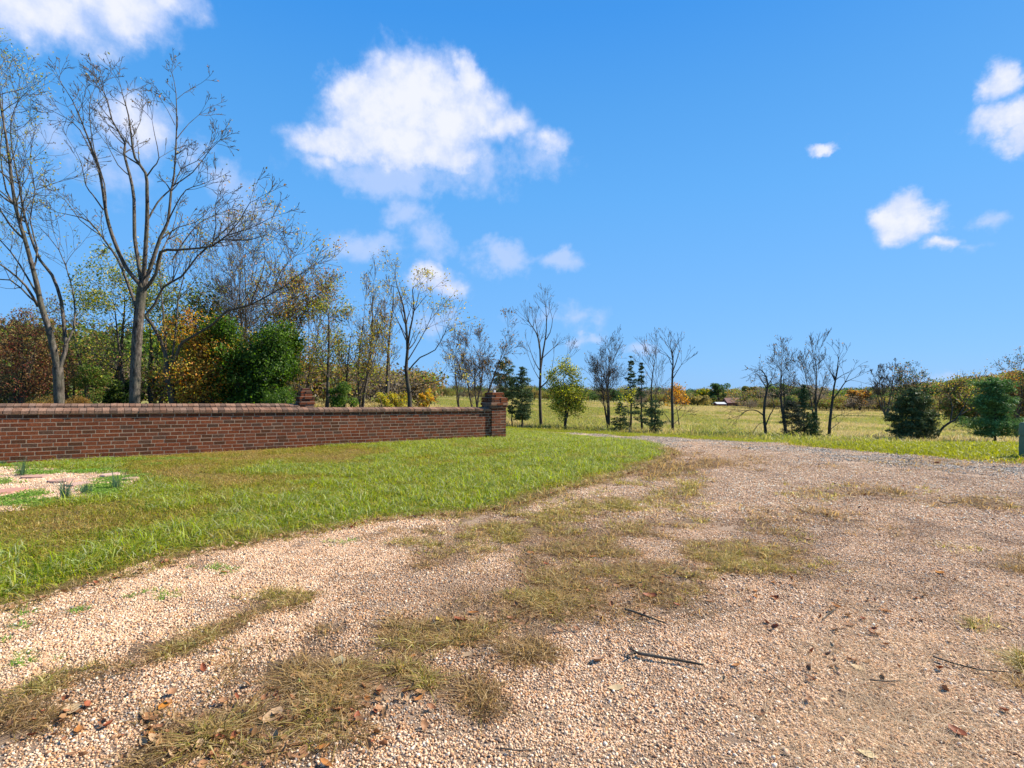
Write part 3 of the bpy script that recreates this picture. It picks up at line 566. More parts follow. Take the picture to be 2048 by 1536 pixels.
def pier(root, Mi, s0, s1, y0, y1, zcap, ztop, zbase=-.15, overhang=.05):
    b = MB(); mo = MB(); nrow = int((zcap - zbase) / CH); z = zcap - nrow * CH
    def ring(x0, x1, ya, yb, z, h=CH - JT, pal=BC, off=0, ragged=.003):
        for (fx, lo, hi, fixed, depth) in (('x', x0, x1, ya, .1), ('x', x0, x1, yb - .1, .1), ('y', ya + .1, yb - .1, x0, .1), ('y', ya + .1, yb - .1, x1 - .1, .1)):
            s = lo - off; k = 0
            while s < hi - .01:
                a, e = max(s, lo), min(s + BL - JT, hi)
                if hi - e < .05: e = hi
                o = random.uniform(-ragged, ragged)
                if e - a > .02:
                    j = lambda: random.uniform(-.002, .002); zz = z + random.uniform(-.002, .002)
                    if fx == 'x': q = [(a + j(), fixed + o, zz), (e + j(), fixed + o, zz), (e + j(), fixed + depth + o, zz), (a + j(), fixed + depth + o, zz)]
                    else: q = [(fixed + o, a, zz), (fixed + depth + o, a, zz), (fixed + depth + o, e - JT, zz), (fixed + o, e - JT, zz)]
                    b.hexa([Mi @ Vector(p) for p in q + [(r[0], r[1], r[2] + h + j()) for r in q]], rc(pal))
                s += BL
                if hi - e < .001: break
    def core(x0, x1, ya, yb, z0, z1): mo.box(x0, x1, ya, yb, z0, z1, M=Mi)
    for r in range(nrow): ring(s0, s1, y0, y1, z + r * CH, off=(r % 2) * .1)
    core(s0 + .004, s1 - .004, y0 + .004, y1 - .004, -.3, zcap)
    z = zcap
    for ov in (.5 * overhang, overhang): ring(s0 - ov, s1 + ov, y0 - ov, y1 + ov, z, off=random.uniform(0, .15), pal=BC[:6] + CC, ragged=.006); core(s0 - ov + .008, s1 + ov - .008, y0 - ov + .008, y1 + ov - .008, z, z + CH - .001); z += CH
    n = max(2, round((ztop - z) / CH)); cx, cy = (s0 + s1) / 2, (y0 + y1) / 2; wx, wy = (s1 - s0) / 2 + overhang, (y1 - y0) / 2 + overhang
    for i in range(n):
        f = (1., .86, .86, .62, .62, .40, .3, .3)[min(i + (n < 6), 7)]
        ring(cx - wx * f - .02, cx + wx * f + .02, cy - wy * f - .02, cy + wy * f + .02, z, off=random.uniform(0, .15), pal=[BC[0], BC[6], BC[7], BC[9], CC[5], BC[2]], ragged=.02)
        core(cx - wx * f + .008, cx + wx * f - .008, cy - wy * f + .008, cy + wy * f - .008, z, z + CH - .004); z += CH
    pr = b.build('pier', BRICK, root); mo.build('pier_core', MORTAR, pr)
fw, Mi = brick_wall('brick_wall', A, -6, 9.95, .852, -.0135, .33, 'long red brick garden wall in front, ending in a stepped pier beside the lawn')
pier(fw, Mi, 9.95, 10.42, -.06, .40, .80, 1.24)
B0 = A - WN * 2.15
bw, Mi2 = brick_wall('brick_wall', B0, -6, 5.45, .895, -.012, .33, 'rear brick wall whose coping shows just above the front wall, ending in a shorter pier')
pier(bw, Mi2, 5.47, 5.80, .0, .33, .84, 1.31, overhang=.03)
lc = MB(); Mi3 = Mi; 
lc.box(10.17, 10.22, .15, .2, 0, .09, (.6, .6, .58), M=Matrix.Translation((0, 0, 1.20)) @ Mi)
lc.build('cap_stone', PAVE, fw)

# ------------------------------------------------------------------ trees
class Wood:
    def __init__(s): s.P = []; s.R = []; s.st = []; s.tips = []
    def add(s, pts, rad): s.st.append((len(s.P), len(pts))); s.P += pts; s.R += rad
    def mesh(s, name, mat, sides):
        P = np.array(s.P, float); R = np.array(s.R); n = len(P); T = np.zeros_like(P); ref = np.zeros_like(P); nxt = np.ones(n, bool)
        for a, k in s.st:
            seg = P[a:a + k]; t = np.gradient(seg, axis=0); T[a:a + k] = t; nxt[a + k - 1] = False
            m_ = seg[-1] - seg[0]; ref[a:a + k] = (0, 0, 1) if abs(m_[2]) < .6 * np.linalg.norm(m_) else ((1, 0, 0) if abs(m_[0]) < abs(m_[1]) else (0, 1, 0))
        T /= np.linalg.norm(T, axis=1, keepdims=True) + 1e-9; U = np.cross(ref, T); U /= np.linalg.norm(U, axis=1, keepdims=True) + 1e-9; Wv = np.cross(T, U)
        a = np.arange(sides) * 2 * math.pi / sides
        V = P[:, None] + R[:, None, None] * (np.cos(a)[None, :, None] * U[:, None] + np.sin(a)[None, :, None] * Wv[:, None])
        i = np.nonzero(nxt)[0]; b = i[:, None] * sides; k = np.arange(sides)[None]; k2 = (k + 1) % sides
        Q = np.stack([b + k, b + k2, b + sides + k2, b + sides + k], -1).reshape(-1, 4)
        return mesh_np(name, V.reshape(-1, 3), Q, 4, mat, None, True)
def rnd_perp(d):
    while True:
        v = Vector((random.gauss(0, 1), random.gauss(0, 1), random.gauss(0, 1))); v = v - d * v.dot(d)
        if v.length > .1: return v.normalized()
def grow(Wb, lev, p, d, L, r, prm, tips, maxlev):
    """procedural branch; Wb[0] = trunk and limbs, Wb[1] = twigs"""
    n = max(3, min(9, int(L / prm.get('seg', .35)))); pts = [tuple(p)]; rad = [r]; q = p.copy(); dd = d.copy(); kids = []
    r1 = max(r * .25, prm.get('rmin', .004))
    up = prm['up']
    for i in range(n):
        dd = (dd + rnd_perp(dd) * prm['wig'] + Vector((0, 0, up))).normalized(); q = q + dd * (L / n); pts.append(tuple(q)); rad.append(r + (r1 - r) * ((i + 1) / n) ** .8)
        kids.append((q.copy(), dd.copy(), rad[-1], (i + 1) / n))
    Wb[0 if lev <= prm.get('limb', 1) else 1].add(pts, rad)
    if lev >= maxlev: tips.append((q.copy(), dd.copy())); tips.append((Vector(pts[len(pts) // 2]), dd.copy())); return
    sprout(Wb, lev, kids, L, prm, tips, maxlev)
def sprout(Wb, lev, kids, L, prm, tips, maxlev, dens=1.):
    nk = prm['kids'][min(lev, len(prm['kids']) - 1)]; nk = max(1, int(round(nk * dens)))
    for c in range(nk):
        t = random.uniform(prm.get('t0', .25), 1) if c else 1.; k = min(len(kids) - 1, int(t * len(kids))); q, dd, rr, tt = kids[k]
        if c == 0: ang = random.uniform(.1, .35)
        else: ang = math.radians(random.gauss(prm['ang'], 9))
        nd = (dd * math.cos(ang) + rnd_perp(dd) * math.sin(ang)).normalized()
        ll = L * prm['ratio'] * random.uniform(.65, 1.15) * (1.15 - .45 * tt)
        grow(Wb, lev + 1, q, nd, ll, max(rr * random.uniform(.55, .8), prm.get('rmin', .004)), prm, tips, maxlev)
def limb(Wb, base, pts, d, r0, r1, drift, tag_=0, dens=1., prm=None, tips=None, maxlev=4, t0=.3, lfirst=None):
    """hand-placed limb: pixel polyline at depth d (drifting in depth), then procedural side branches"""
    W3 = [at(x, y, d + drift * (i / max(1, len(pts) - 1))) - base for i, (x, y) in enumerate(pts)]
    # resample with a slight wander
    out = []
    for i in range(len(W3) - 1):
        m_ = 2
        p0 = W3[max(i - 1, 0)]; p1 = W3[i]; p2 = W3[i + 1]; p3 = W3[min(i + 2, len(W3) - 1)]
        for j in range(m_):
            t = j / m_; out.append(.5 * ((2 * p1) + (p2 - p0) * t + (2 * p0 - 5 * p1 + 4 * p2 - p3) * t * t + (3 * p1 - p0 - 3 * p2 + p3) * t ** 3))
    k_ = .60 if d < 30 else .85; r0 *= k_; r1 *= max(k_, .75)
    out.append(W3[-1]); n = len(out); rad = [r0 + (r1 - r0) * (i / (n - 1)) for i in range(n)]
    Wb[0].add([tuple(p) for p in out], rad)
    if prm is None: return
    L = sum((out[i + 1] - out[i]).length for i in range(n - 1)); kids = []
    for i in range(1, n):
        t = i / (n - 1)
        if t >= t0: kids.append((out[i], (out[i] - out[i - 1]).normalized(), rad[i], t))
    sprout(Wb, maxlev - (3 if lfirst is None else lfirst), kids, prm.get('len0', 2.) / prm['ratio'], prm, tips, maxlev, dens * L / 2.)
def leaf_points(tips, per, spread, frac=1., zmin=None):
    C = []
    for (q, d) in tips:
        if random.random() > frac: continue
        for _ in range(per if per >= 1 else (1 if random.random() < per else 0)): C.append((q.x + random.gauss(0, spread), q.y + random.gauss(0, spread), q.z + random.gauss(0, spread * .8)))
    return np.array(C) if C else np.zeros((0, 3))
def finish_tree(name, base, Wb, tips, bark, leafs, label, group=None, mat=LEAF, sides=(8, 4), cat='tree'):
    """leafs: list of (points array, size, palette)"""
    root = empty(name, base); tag(root, label, cat, group)
    link('trunk', Wb[0].mesh('trunk', bark, sides[0]), root)
    me = Wb[1].mesh('crown', bark, sides[1]) if Wb[1].P else None
    lf = [l for l in leafs if len(l[0])]
    if lf:
        allC = np.vstack([l[0] for l in lf]); ms = None
        for C, s, pal in lf:
            m2 = leaves_mesh('crown', C, s, pal, mat); ms = m2 if ms is None else join_mesh('crown', ms, m2)
        me = join_mesh('crown', me, ms) if me else ms
    if me: link('crown', me, root)
    return root
LG = [(0.081, 0.149, 0.024), (0.115, 0.189, 0.03), (0.162, 0.23, 0.042), (0.061, 0.108, 0.022)]          # green
LYG = [(0.297, 0.324, 0.036), (0.405, 0.392, 0.042), (0.203, 0.257, 0.036), (0.486, 0.432, 0.06)]             # yellow-green
LY = [(0.608, 0.446, 0.048), (0.486, 0.351, 0.048), (0.405, 0.378, 0.06), (0.702, 0.513, 0.072)]               # yellow
LO = [(0.608, 0.257, 0.036), (0.702, 0.365, 0.06), (0.486, 0.189, 0.036), (0.567, 0.378, 0.072), (0.405, 0.27, 0.06)]  # orange
LR = [(0.189, 0.047, 0.036), (0.257, 0.068, 0.042), (0.135, 0.047, 0.036), (0.216, 0.108, 0.048)]            # dark red
LB = [(0.27, 0.162, 0.06), (0.351, 0.216, 0.072), (0.189, 0.121, 0.054), (0.243, 0.189, 0.06)]              # brown
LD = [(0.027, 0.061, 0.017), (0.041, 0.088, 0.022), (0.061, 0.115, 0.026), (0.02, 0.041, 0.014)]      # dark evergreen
LC = [(.035, .06, .03), (.05, .085, .04), (.028, .045, .025), (.07, .09, .045)]         # cedar
LH = [(0.058, 0.113, 0.013), (0.087, 0.165, 0.018), (0.13, 0.228, 0.026), (0.037, 0.076, 0.01)]            # holly
PR = dict(up=.05, wig=.16, kids=[5, 5, 4, 3, 2], ang=38, ratio=.62, seg=.22, rmin=.0045, limb=0, len0=1.5)

# --- tree A (leaning, two stems)
def hero(name, base_px, d, limbs, prm, bark, leafs, label, maxlev=4, sides=(9, 4), group=None):
    base = at(base_px[0], 0, d); base.z = float(H(base.x, base.y)); Wb = (Wood(), Wood()); tips = []
    for l in limbs: limb(Wb, base, l[0], d + (l[4] if len(l) > 4 else 0), l[1], l[2], l[3], prm=(prm if (len(l) <= 5 or l[5] > 0) else None), dens=(l[5] if len(l) > 5 else 1.), tips=tips, maxlev=maxlev, t0=(l[6] if len(l) > 6 else .3))
    lf = [(leaf_points(tips, *a), s, pal) for a, s, pal in leafs]
    return finish_tree(name, base, Wb, tips, bark, lf, label, group, sides=sides)
# limb tuple: (pixel points, radius at start, radius at end, depth drift, depth offset, density, first branch at)
hero('bare_tree', (119, 810), 15, [
    ([(119, 905), (119, 850), (118, 805), (117, 765), (115, 735)], .20, .165, 0, 0, 0),
    ([(115, 740), (107, 698), (95, 650), (82, 610), (74, 571), (65, 535), (50, 480), (30, 410), (20, 330), (10, 262), (-2, 190), (-6, 150)], .15, .015, -.6, 0, 1.0, .4),
    ([(117, 745), (126, 715), (132, 692), (128, 655), (122, 601), (104, 550), (80, 520), (60, 470), (46, 420), (38, 368), (24, 300), (22, 240), (38, 200)], .10, .010, .9, 0, .9, .4),
    ([(130, 690), (148, 655), (149, 605), (140, 560), (118, 500), (80, 455)], .045, .01, 1.2, 0, .8),
    ([(76, 613), (52, 572), (10, 535), (-40, 505)], .06, .015, -1.2, 0, 1.2, .1), ([(82, 612), (60, 595), (20, 560), (-40, 560)], .05, .015, .8, 0, 1., .1),
    ([(66, 540), (75, 500), (60, 440), (70, 380), (60, 320), (68, 270)], .04, .008, 1., 0, 1.), ([(50, 480), (20, 450), (-10, 400), (-40, 340)], .05, .01, -1., 0, 1., .1),
    ([(30, 410), (12, 380), (0, 300), (8, 240), (0, 180)], .04, .008, .6, 0, 1.), ([(80, 600), (40, 530), (0, 480), (-50, 450)], .045, .01, 1.5, 0, 1.)],
    dict(PR, kids=[5, 5, 4, 3]), BARK_G, [((1, .10, .85), .06, LYG + LY[:2]), ((1, .12, .35), .055, LG + LB)], 'tall leaning grey-barked tree forking low into two stems, at the left edge behind the wall')
# --- tree B
hero('bare_tree', (269, 810), 16, [
    ([(269, 905), (269, 860), (269, 805), (271, 737), (275, 662), (281, 601), (284, 575)], .235, .17, 0, 0, 0),
    ([(283, 582), (278, 566), (251, 534), (224, 470), (212, 425), (206, 383), (197, 337), (182, 292), (166, 250), (145, 201), (118, 160)], .11, .008, -1.0, 0, .9, .35),
    ([(207, 420), (186, 390), (172, 371), (163, 328), (150, 300)], .035, .006, -.8, -.5, 1.), ([(212, 415), (209, 368), (188, 298), (179, 231), (182, 195), (195, 165)], .035, .006, .8, -.5, 1.),
    ([(190, 320), (160, 260), (130, 235), (90, 215)], .03, .006, .5, -.7, 1.),
    ([(272, 612), (264, 590), (248, 547), (236, 519), (209, 480), (179, 443), (150, 432), (115, 425)], .085, .010, 1.4, 0, .9, .35),
    ([(200, 470), (160, 440), (130, 400), (100, 385)], .03, .006, 1., .9, 1.),
    ([(284, 575), (277, 525), (269, 473), (268, 398), (260, 352), (248, 307), (250, 286), (224, 240), (215, 201), (197, 165), (184, 132)], .10, .007, 1.0, 0, .9, .3),
    ([(250, 290), (222, 262), (205, 225)], .03, .006, 1., .7, .9), ([(260, 352), (236, 330), (215, 290), (195, 265)], .03, .006, .9, .6, .9),
    ([(286, 575), (289, 528), (294, 443), (294, 383), (291, 346), (270, 316), (263, 277), (257, 231), (247, 195), (238, 160)], .11, .007, -.6, 0, .9, .3),
    ([(294, 352), (306, 335), (318, 316), (309, 268), (304, 240)], .035, .006, -.4, -.3, 1.), ([(263, 277), (280, 245), (285, 215)], .02, .005, .5, -.5, 1.),
    ([(287, 577), (306, 519), (321, 474), (336, 443), (342, 383), (348, 352), (353, 262), (352, 186), (344, 145)], .10, .006, .7, 0, .9, .3),
    ([(297, 437), (315, 405), (333, 386), (348, 371), (363, 337), (394, 322), (433, 283)], .045, .007, 1., 0, 1.1), ([(354, 277), (378, 247), (415, 216)], .022, .005, .5, .5, 1.), ([(352, 200), (370, 185), (392, 172)], .015, .005, .3, .6, 1.), ([(350, 250), (335, 220), (318, 195)], .018, .005, .3, .6, 1.),
    ([(336, 443), (352, 410), (372, 380), (400, 370), (425, 360)], .035, .006, -.8, 0, 1.1), ([(345, 372), (385, 345), (420, 300), (440, 280)], .03, .006, -.6, .3, .9),
    ([(289, 580), (312, 547), (321, 504), (350, 500), (378, 498), (424, 492), (454, 471), (497, 458), (545, 434)], .085, .008, -1.2, 0, 1.3, .3),
    ([(424, 492), (432, 450), (430, 410), (445, 395)], .03, .006, -.3, -.8, 1.), ([(454, 471), (480, 440), (500, 405), (520, 400)], .028, .006, -.3, -.9, 1.1), ([(450, 480), (500, 480), (530, 470), (560, 480)], .025, .006, -.5, -.9, 1.1),
    ([(345, 520), (370, 480), (400, 445), (430, 430)], .04, .007, .5, -.3, 1.1), ([(320, 480), (355, 455), (390, 445), (420, 420)], .035, .007, .8, .3, 1.1), ([(318, 540), (325, 500), (345, 460), (355, 420)], .05, .007, 1.5, 0, .9)],
    dict(PR, kids=[5, 5, 4, 3], len0=.72, rmin=.0055), BARK_G, [((1, .05, .05), .07, LB + LO[:1]), ((1, .1, .02), .07, LY)], 'tall nearly bare grey-barked tree, biggest behind the wall, straight trunk and spreading crown')
# --- tree C
hero('ash_tree', (345, 810), 18, [
    ([(346, 890), (346, 807), (337, 758), (334, 730)], .20, .15, 0, 0, 0),
    ([(334, 732), (330, 705), (315, 668), (300, 643), (291, 631), (309, 610), (327, 574), (363, 553), (394, 513), (424, 486), (450, 460), (490, 430)], .11, .012, .6, 0, .8, .3),
    ([(336, 745), (345, 735), (360, 692), (378, 677), (424, 650), (454, 622), (500, 610), (545, 586), (575, 568), (610, 540)], .10, .010, -.8, 0, 1.2, .3),
    ([(500, 610), (520, 560), (530, 520), (525, 480)], .035, .007, 0, -.5, 1.2), ([(545, 586), (560, 545), (575, 525)], .03, .007, 0, -.6, 1.2), ([(470, 618), (480, 560), (470, 520)], .03, .007, .5, -.4, 1.2),
    ([(332, 720), (328, 640), (322, 580), (318, 520)], .07, .01, 1.5, 0, 1.), ([(340, 740), (352, 660), (356, 600), (366, 560), (372, 530)], .06, .01, .5, 0, 1.2)],
    dict(PR, kids=[5, 5, 4, 2]), BARK_M, [((2, .12, .55), .075, LO[:2] + LY + LB), ((1, .12, .4), .07, LYG)], 'crooked brown tree with orange leaves, right of the tallest bare tree, long branch reaching right', maxlev=4)

# --- generic trees
def auto_tree(name, px, base_py, top_py, d, label, prm=None, bark=BARK_M, leafs=(), stems=1, r=None, maxlev=4, lean=0., spreadx=.12, cat='tree', group=None, z=None, sides=(7, 3), trunkfree=.3, mat=LEAF):
    prm = dict(PR, **(prm or {})); base = at(px, base_py, d); zz = float(H(base.x, base.y)); base.z = zz if z is None else z
    Hh = CAMZ - (top_py - HY) / F * d - base.z; r = r or Hh * .014; Wb = (Wood(), Wood()); tips = []
    for s in range(stems):
        dirx = lean + (0 if stems == 1 else random.uniform(-spreadx, spreadx) * 2); diry = random.uniform(-.1, .1); L = Hh * (1. if d > 100 else .9) * (1. if s == 0 else random.uniform(.7, .95)); n = 12
        q = Vector((random.uniform(-.1, .1) * (stems > 1), random.uniform(-.1, .1) * (stems > 1), -.1)); dd = Vector((dirx, diry, 1)).normalized(); pts = [tuple(q)]; rad = [r * (1 if s == 0 else .7)]; kids = []; tot = 0
        for i in range(n):
            dd = (dd + rnd_perp(dd) * prm.get('twig_t', .07) + Vector((0, 0, .06))).normalized(); q = q + dd * (L / n / .97); pts.append(tuple(q)); rad.append(max(rad[0] * (1 - .88 * ((i + 1) / n)), .006))
            if (i + 1) / n >= trunkfree: kids.append((q.copy(), dd.copy(), rad[-1] * .75, (i + 1) / n))
        Wb[0].add(pts, rad)
        sprout(Wb, 0, kids, Hh * prm.get('lim', .5), dict(prm, t0=0.), tips, maxlev)
    lf = [(leaf_points(tips, *a), s, pal) for a, s, pal in leafs]
    return finish_tree(name, base, Wb, tips, bark, lf, label, group, mat=mat, sides=sides, cat=cat)
BT = dict(kids=[9, 5, 4, 3], up=.09, ang=36, wig=.13, seg=.4, rmin=.006)
def T(*a, **k): return auto_tree(*a, **k)
T('red_leaf_tree', 30, 800, 650, 19, 'dark red-leaved small tree with black stems at the left edge behind the wall', dict(kids=[8, 6, 4, 3], up=.03, ang=45), BARK_D, [((2, .12, .8), .07, LR + LB[:3]), ((1, .15, .3), .07, LB)], stems=4, r=.10, spreadx=.3, trunkfree=.25)
T('red_leaf_tree', 150, 800, 630, 21, 'low dark red-leaved tree between the leaning tree and the tallest bare tree', dict(kids=[7, 6, 4, 2], ang=48), BARK_D, [((2, .15, .6), .075, LR + LB), ((1, .2, .4), .07, LYG)], stems=3, r=.08, spreadx=.3)
T('yellowing_tree', 235, 800, 560, 21, 'yellow-green leafy tree standing behind the trunk of the tallest bare tree', dict(kids=[10, 5, 4, 3], ang=52), BARK_M, [((3, .18, .6), .09, LYG + LG[:3]), ((1, .2, .4), .08, LY)], stems=2, r=.13, trunkfree=.3, spreadx=.15)
T('yellowing_tree', 180, 800, 620, 24, 'sparse olive tree in the gap left of the tallest bare tree', dict(kids=[9, 5, 4, 3], ang=50), BARK_D, [((2, .2, .45), .09, LYG + LG + LB)], stems=2, r=.12)
T('orange_leaf_tree', 402, 800, 655, 18.8, 'bright orange and yellow leafed tree left of the dark green evergreen', dict(kids=[10, 6, 4, 3], ang=55, up=.0), BARK_D, [((2, .13, .75), .085, LO + LO[:3] + LY[1:2] + LB[:1]), ((1, .2, .5), .08, LY + LYG)], stems=4, r=.07, spreadx=.2, trunkfree=.22)
T('ivy_clad_tree', 310, 800, 600, 22, 'yellow-green ivy-clad tree with dark trunk right of the tallest bare trunk', dict(kids=[9, 5, 4, 3], ang=50), BARK_D, [((3, .2, .7), .09, LYG + LG)], stems=2, r=.15)
T('dark_evergreen', 405, 800, 600, 23, 'tall dull green tree rising behind the orange-leafed tree', dict(kids=[14, 6, 4, 3], ang=55, lim=.38), BARK_D, [((1, .28, .6), .10, LG + LYG[2:3] + LD), ((1, .3, .5), .10, LYG + LB)], r=.12, stems=3, spreadx=.1)
T('bare_tree', 535, 800, 515, 24, 'grey twiggy bare tree rising behind the dark green evergreen', dict(BT, kids=[12, 6, 4, 3]), BARK_M, [((1, .1, .12), .08, LB)], stems=4, r=.09, spreadx=.22)
T('bare_tree', 480, 800, 490, 26, 'slender bare tree above the orange-leafed tree', dict(BT), BARK_M, [((1, .1, .2), .08, LYG)], stems=3, r=.08, spreadx=.15)
T('bare_tree', 600, 806, 575, 22, 'brown-leaved tree with thin dark stems left of the rear wall pier', dict(BT, kids=[11, 6, 4, 3]), BARK_D, [((2, .15, .45), .08, LB + LO[:1]), ((1, .15, .35), .08, LYG)], stems=4, r=.06, spreadx=.2)
T('yellow_tree', 585, 806, 655, 20, 'golden yellow young tree just left of the rear wall pier', dict(kids=[9, 6, 4, 2], ang=50), BARK_M, [((2, .15, .6), .07, LY + LYG), ((1, .2, .5), .07, LB + LO)], stems=3, r=.05, spreadx=.3, trunkfree=.2)
T('bare_tree', 653, 810, 590, 20, 'dark ivy-clad tree with one black trunk just right of the rear wall pier', dict(BT, kids=[16, 5, 3], lim=.32, ang=48), BARK_D, [((3, .16, .8), .085, LYG + LG), ((2, .12, .4), .07, LB + LY)], r=.09, maxlev=3, trunkfree=.15)
T('bare_tree', 722, 812, 540, 24, 'slim pale-stemmed tree with three wispy stems right of the rear wall pier', dict(BT, kids=[9, 5, 3, 2], lim=.3, ang=26), BARK_G, [((1, .12, .4), .08, LY + LB)], stems=3, r=.075, spreadx=.12, trunkfree=.35)
T('bare_tree', 768, 812, 548, 25, 'pair of pale straight bare stems in the middle of the thicket', dict(BT, kids=[9, 5, 3, 2], lim=.28, ang=28), BARK_G, [((1, .1, .12), .08, LB)], stems=2, r=.095, spreadx=.06, trunkfree=.4)
T('bare_tree', 690, 812, 640, 22, 'small leaning dark-stemmed tree with brown leaves behind the green shrub', dict(BT, kids=[9, 5, 4, 2], ang=45), BARK_D, [((2, .15, .6), .085, LB + LY[:2] + LYG)], stems=3, r=.06, spreadx=.25)
# tree M with the long branch
hero('ivy_clad_tree', (818, 812), 21, [
    ([(820, 860), (820, 815), (818, 780), (812, 740), (815, 700), (812, 650), (806, 610), (795, 575), (790, 550)], .17, .01, .5, 0, 1., .3),
    ([(815, 700), (820, 660), (828, 620), (825, 580), (830, 572)], .07, .01, -.5, 0, 1.4, .1),
    ([(826, 625), (845, 600), (855, 590)], .03, .008, -.2, 0, 1.5), ([(818, 740), (840, 715), (870, 700), (890, 665), (895, 650)], .05, .008, -.8, 0, 1.4),
    ([(820, 785), (840, 770), (865, 765), (880, 760), (900, 752)], .035, .008, -.8, 0, 1.5), ([(812, 680), (795, 640), (780, 610)], .04, .008, 1., 0, 1.3), ([(816, 720), (840, 680), (860, 640), (868, 610)], .04, .008, .8, 0, 1.3)],
    dict(PR, len0=1.1, kids=[4, 4, 3, 3]), BARK_D, [((2, .12, .35), .085, LY), ((1, .12, .3), .075, LB), ((1, .1, .35), .07, LYG)], 'dark-trunked tree with yellow leaf clusters at the right end of the thicket behind the wall', maxlev=4, sides=(8, 3))
T('bare_tree', 955, 805, 655, 30, 'many-stemmed twiggy bare tree directly behind the front wall pier', dict(BT, kids=[10, 6, 4, 3], ang=34, lim=.45), BARK_D, [((1, .1, .18), .10, LB)], stems=4, r=.085, spreadx=.28, trunkfree=.25)
T('bare_tree', 925, 815, 690, 31, 'slanting bare sapling left of the front wall pier', dict(BT, kids=[9, 5, 4, 2], ang=34), BARK_D, [((1, .1, .2), .10, LB)], stems=2, r=.06, spreadx=.2, lean=-.15)

# --- conifers
def conifer(name, px, base_py, top_py, halfw_px, d, label, pal=LC, taper='cone', dens=1., leaf=.14, clear=.08, stems=1, group=None, droop=-.05, bark=BARK_D, asp=.42, cat='tree'):
    base = at(px, base_py, d); base.z = float(H(base.x, base.y)); Hh = CAMZ - (top_py - HY) / F * d - base.z; HW = halfw_px / F * d
    Wb = (Wood(), Wood()); n = 10; Wb[0].add([(random.uniform(-.03, .03), random.uniform(-.03, .03), -.1 + (Hh + .1) * i / n) for i in range(n + 1)], [max(.012, Hh * .017 * (1 - i / n)) for i in range(n + 1)])
    C = []; nb = int(Hh * 26 * dens)
    for i in range(nb):
        t = clear + (1 - clear) * random.random() ** 1.1
        if taper == 'cone': w = (1 - t) ** .75 * (1 if t > clear + .1 else .75 + 2.5 * (t - clear))
        elif taper == 'oval': w = math.sin(math.pi * min(1, (t - clear) / (1 - clear) * .82 + .16)) ** .8
        elif taper == 'pine': w = (1. if t < .36 else .5 if t < .44 else .72 * math.sqrt(max(.03, 1 - ((t - .66) / .36) ** 2))) * (.85 + .15 * math.sin(a_ := t * 23)) * random.uniform(.7, 1.)
        else: w = (1 - t) ** .8 * (.55 + .6 * abs(math.sin(t * 16)))
        w *= random.uniform(.6, 1.12); a = random.uniform(0, 6.283); L = HW * w; p0 = Vector((0, 0, t * Hh)); e = Vector((math.cos(a), math.sin(a), droop + .35 * t + random.uniform(-.1, .15)))
        k = max(3, int(L / .12)); pts = [tuple(p0 + e * L * j / 3) for j in range(4)]; Wb[1].add(pts, [.012, .009, .006, .004])
        for j in range(k):
            s = (.25 + .75 * random.random() ** .7) * L
            q = p0 + e * s; sp = .06 + .16 * L * (1 - .3 * s / max(L, .01)) * .5
            for _ in range(10): C.append((q.x + random.gauss(0, sp), q.y + random.gauss(0, sp), q.z + random.gauss(0, sp * .45)))
    root = empty(name, base); tag(root, label, cat, group); link('trunk', Wb[0].mesh('trunk', bark, 7), root)
    lv = leaves_mesh('crown', np.array(C), leaf, pal, NEEDLE, asp=asp); link('crown', join_mesh('crown', Wb[1].mesh('twig', bark, 3), lv), root); return root
CZ = [(.05, .085, .03), (.075, .12, .04), (.10, .15, .05), (.035, .055, .022)]
conifer('cedar_tree', 1010, 858, 716, 27, 40, 'dark open-crowned cedar right beside the front wall pier', CZ, 'oval', .7, .13, .4)
conifer('cedar_tree', 1044, 859, 735, 24, 39, 'dense dark green cedar left of the tallest bare roadside tree', CZ, 'oval', 1.5, .12, .15)
conifer('cedar_tree', 1024, 858, 760, 14, 41, 'slim cedar with a thin trunk between the two cedars by the wall pier', CZ, 'oval', .8, .12, .3)
hero('bare_tree', (1082, 862), 44, [
    ([(1083, 866), (1082, 850), (1080, 810), (1080, 770), (1081, 740), (1080, 700), (1076, 675), (1066, 655), (1050, 635)], .19, .02, 0, 0, 1., .4),
    ([(1081, 740), (1086, 705), (1091, 675), (1093, 650), (1092, 620), (1090, 605)], .10, .015, .8, 0, 1.2, .2), ([(1091, 680), (1100, 665), (1105, 640), (1100, 620)], .05, .012, 0, .5, 1.3),
    ([(1080, 700), (1074, 660), (1070, 640)], .06, .012, -.8, 0, 1.2), ([(1086, 715), (1102, 700), (1114, 690)], .045, .012, 1., 0, 1.3),
    ([(1081, 775), (1092, 765), (1108, 745), (1120, 735), (1132, 720), (1138, 707)], .08, .012, -1., 0, 1.3, .3), ([(1100, 755), (1105, 730), (1108, 710)], .04, .012, 0, -.5, 1.3),
    ([(1079, 740), (1070, 725), (1062, 705), (1058, 695)], .05, .012, 1., 0, 1.3), ([(1080, 760), (1068, 740), (1058, 715)], .04, .012, -1., 0, 1.2)],
    dict(PR, len0=1.5, kids=[3, 3, 3, 2], seg=.4, rmin=.009, ang=30, up=.1), BARK_M, [((1, .1, .02), .12, LB)], 'tallest bare tree of the row by the driveway, with a Y-shaped top', maxlev=4, sides=(7, 3))
T('yellowing_tree', 1132, 862, 737, 42, 'rounded yellow-green tree right of the tallest bare roadside tree', dict(kids=[14, 6, 4, 3], ang=60, up=-.01, lim=.42, seg=.5, rmin=.01), BARK_D, [((2, .2, .6), .15, LYG + LY[2:3]), ((1, .22, .4), .14, LG + LYG)], stems=2, r=.13, trunkfree=.2, spreadx=.12)
BF = dict(BT, seg=.5, rmin=.008, kids=[8, 4, 3, 2])
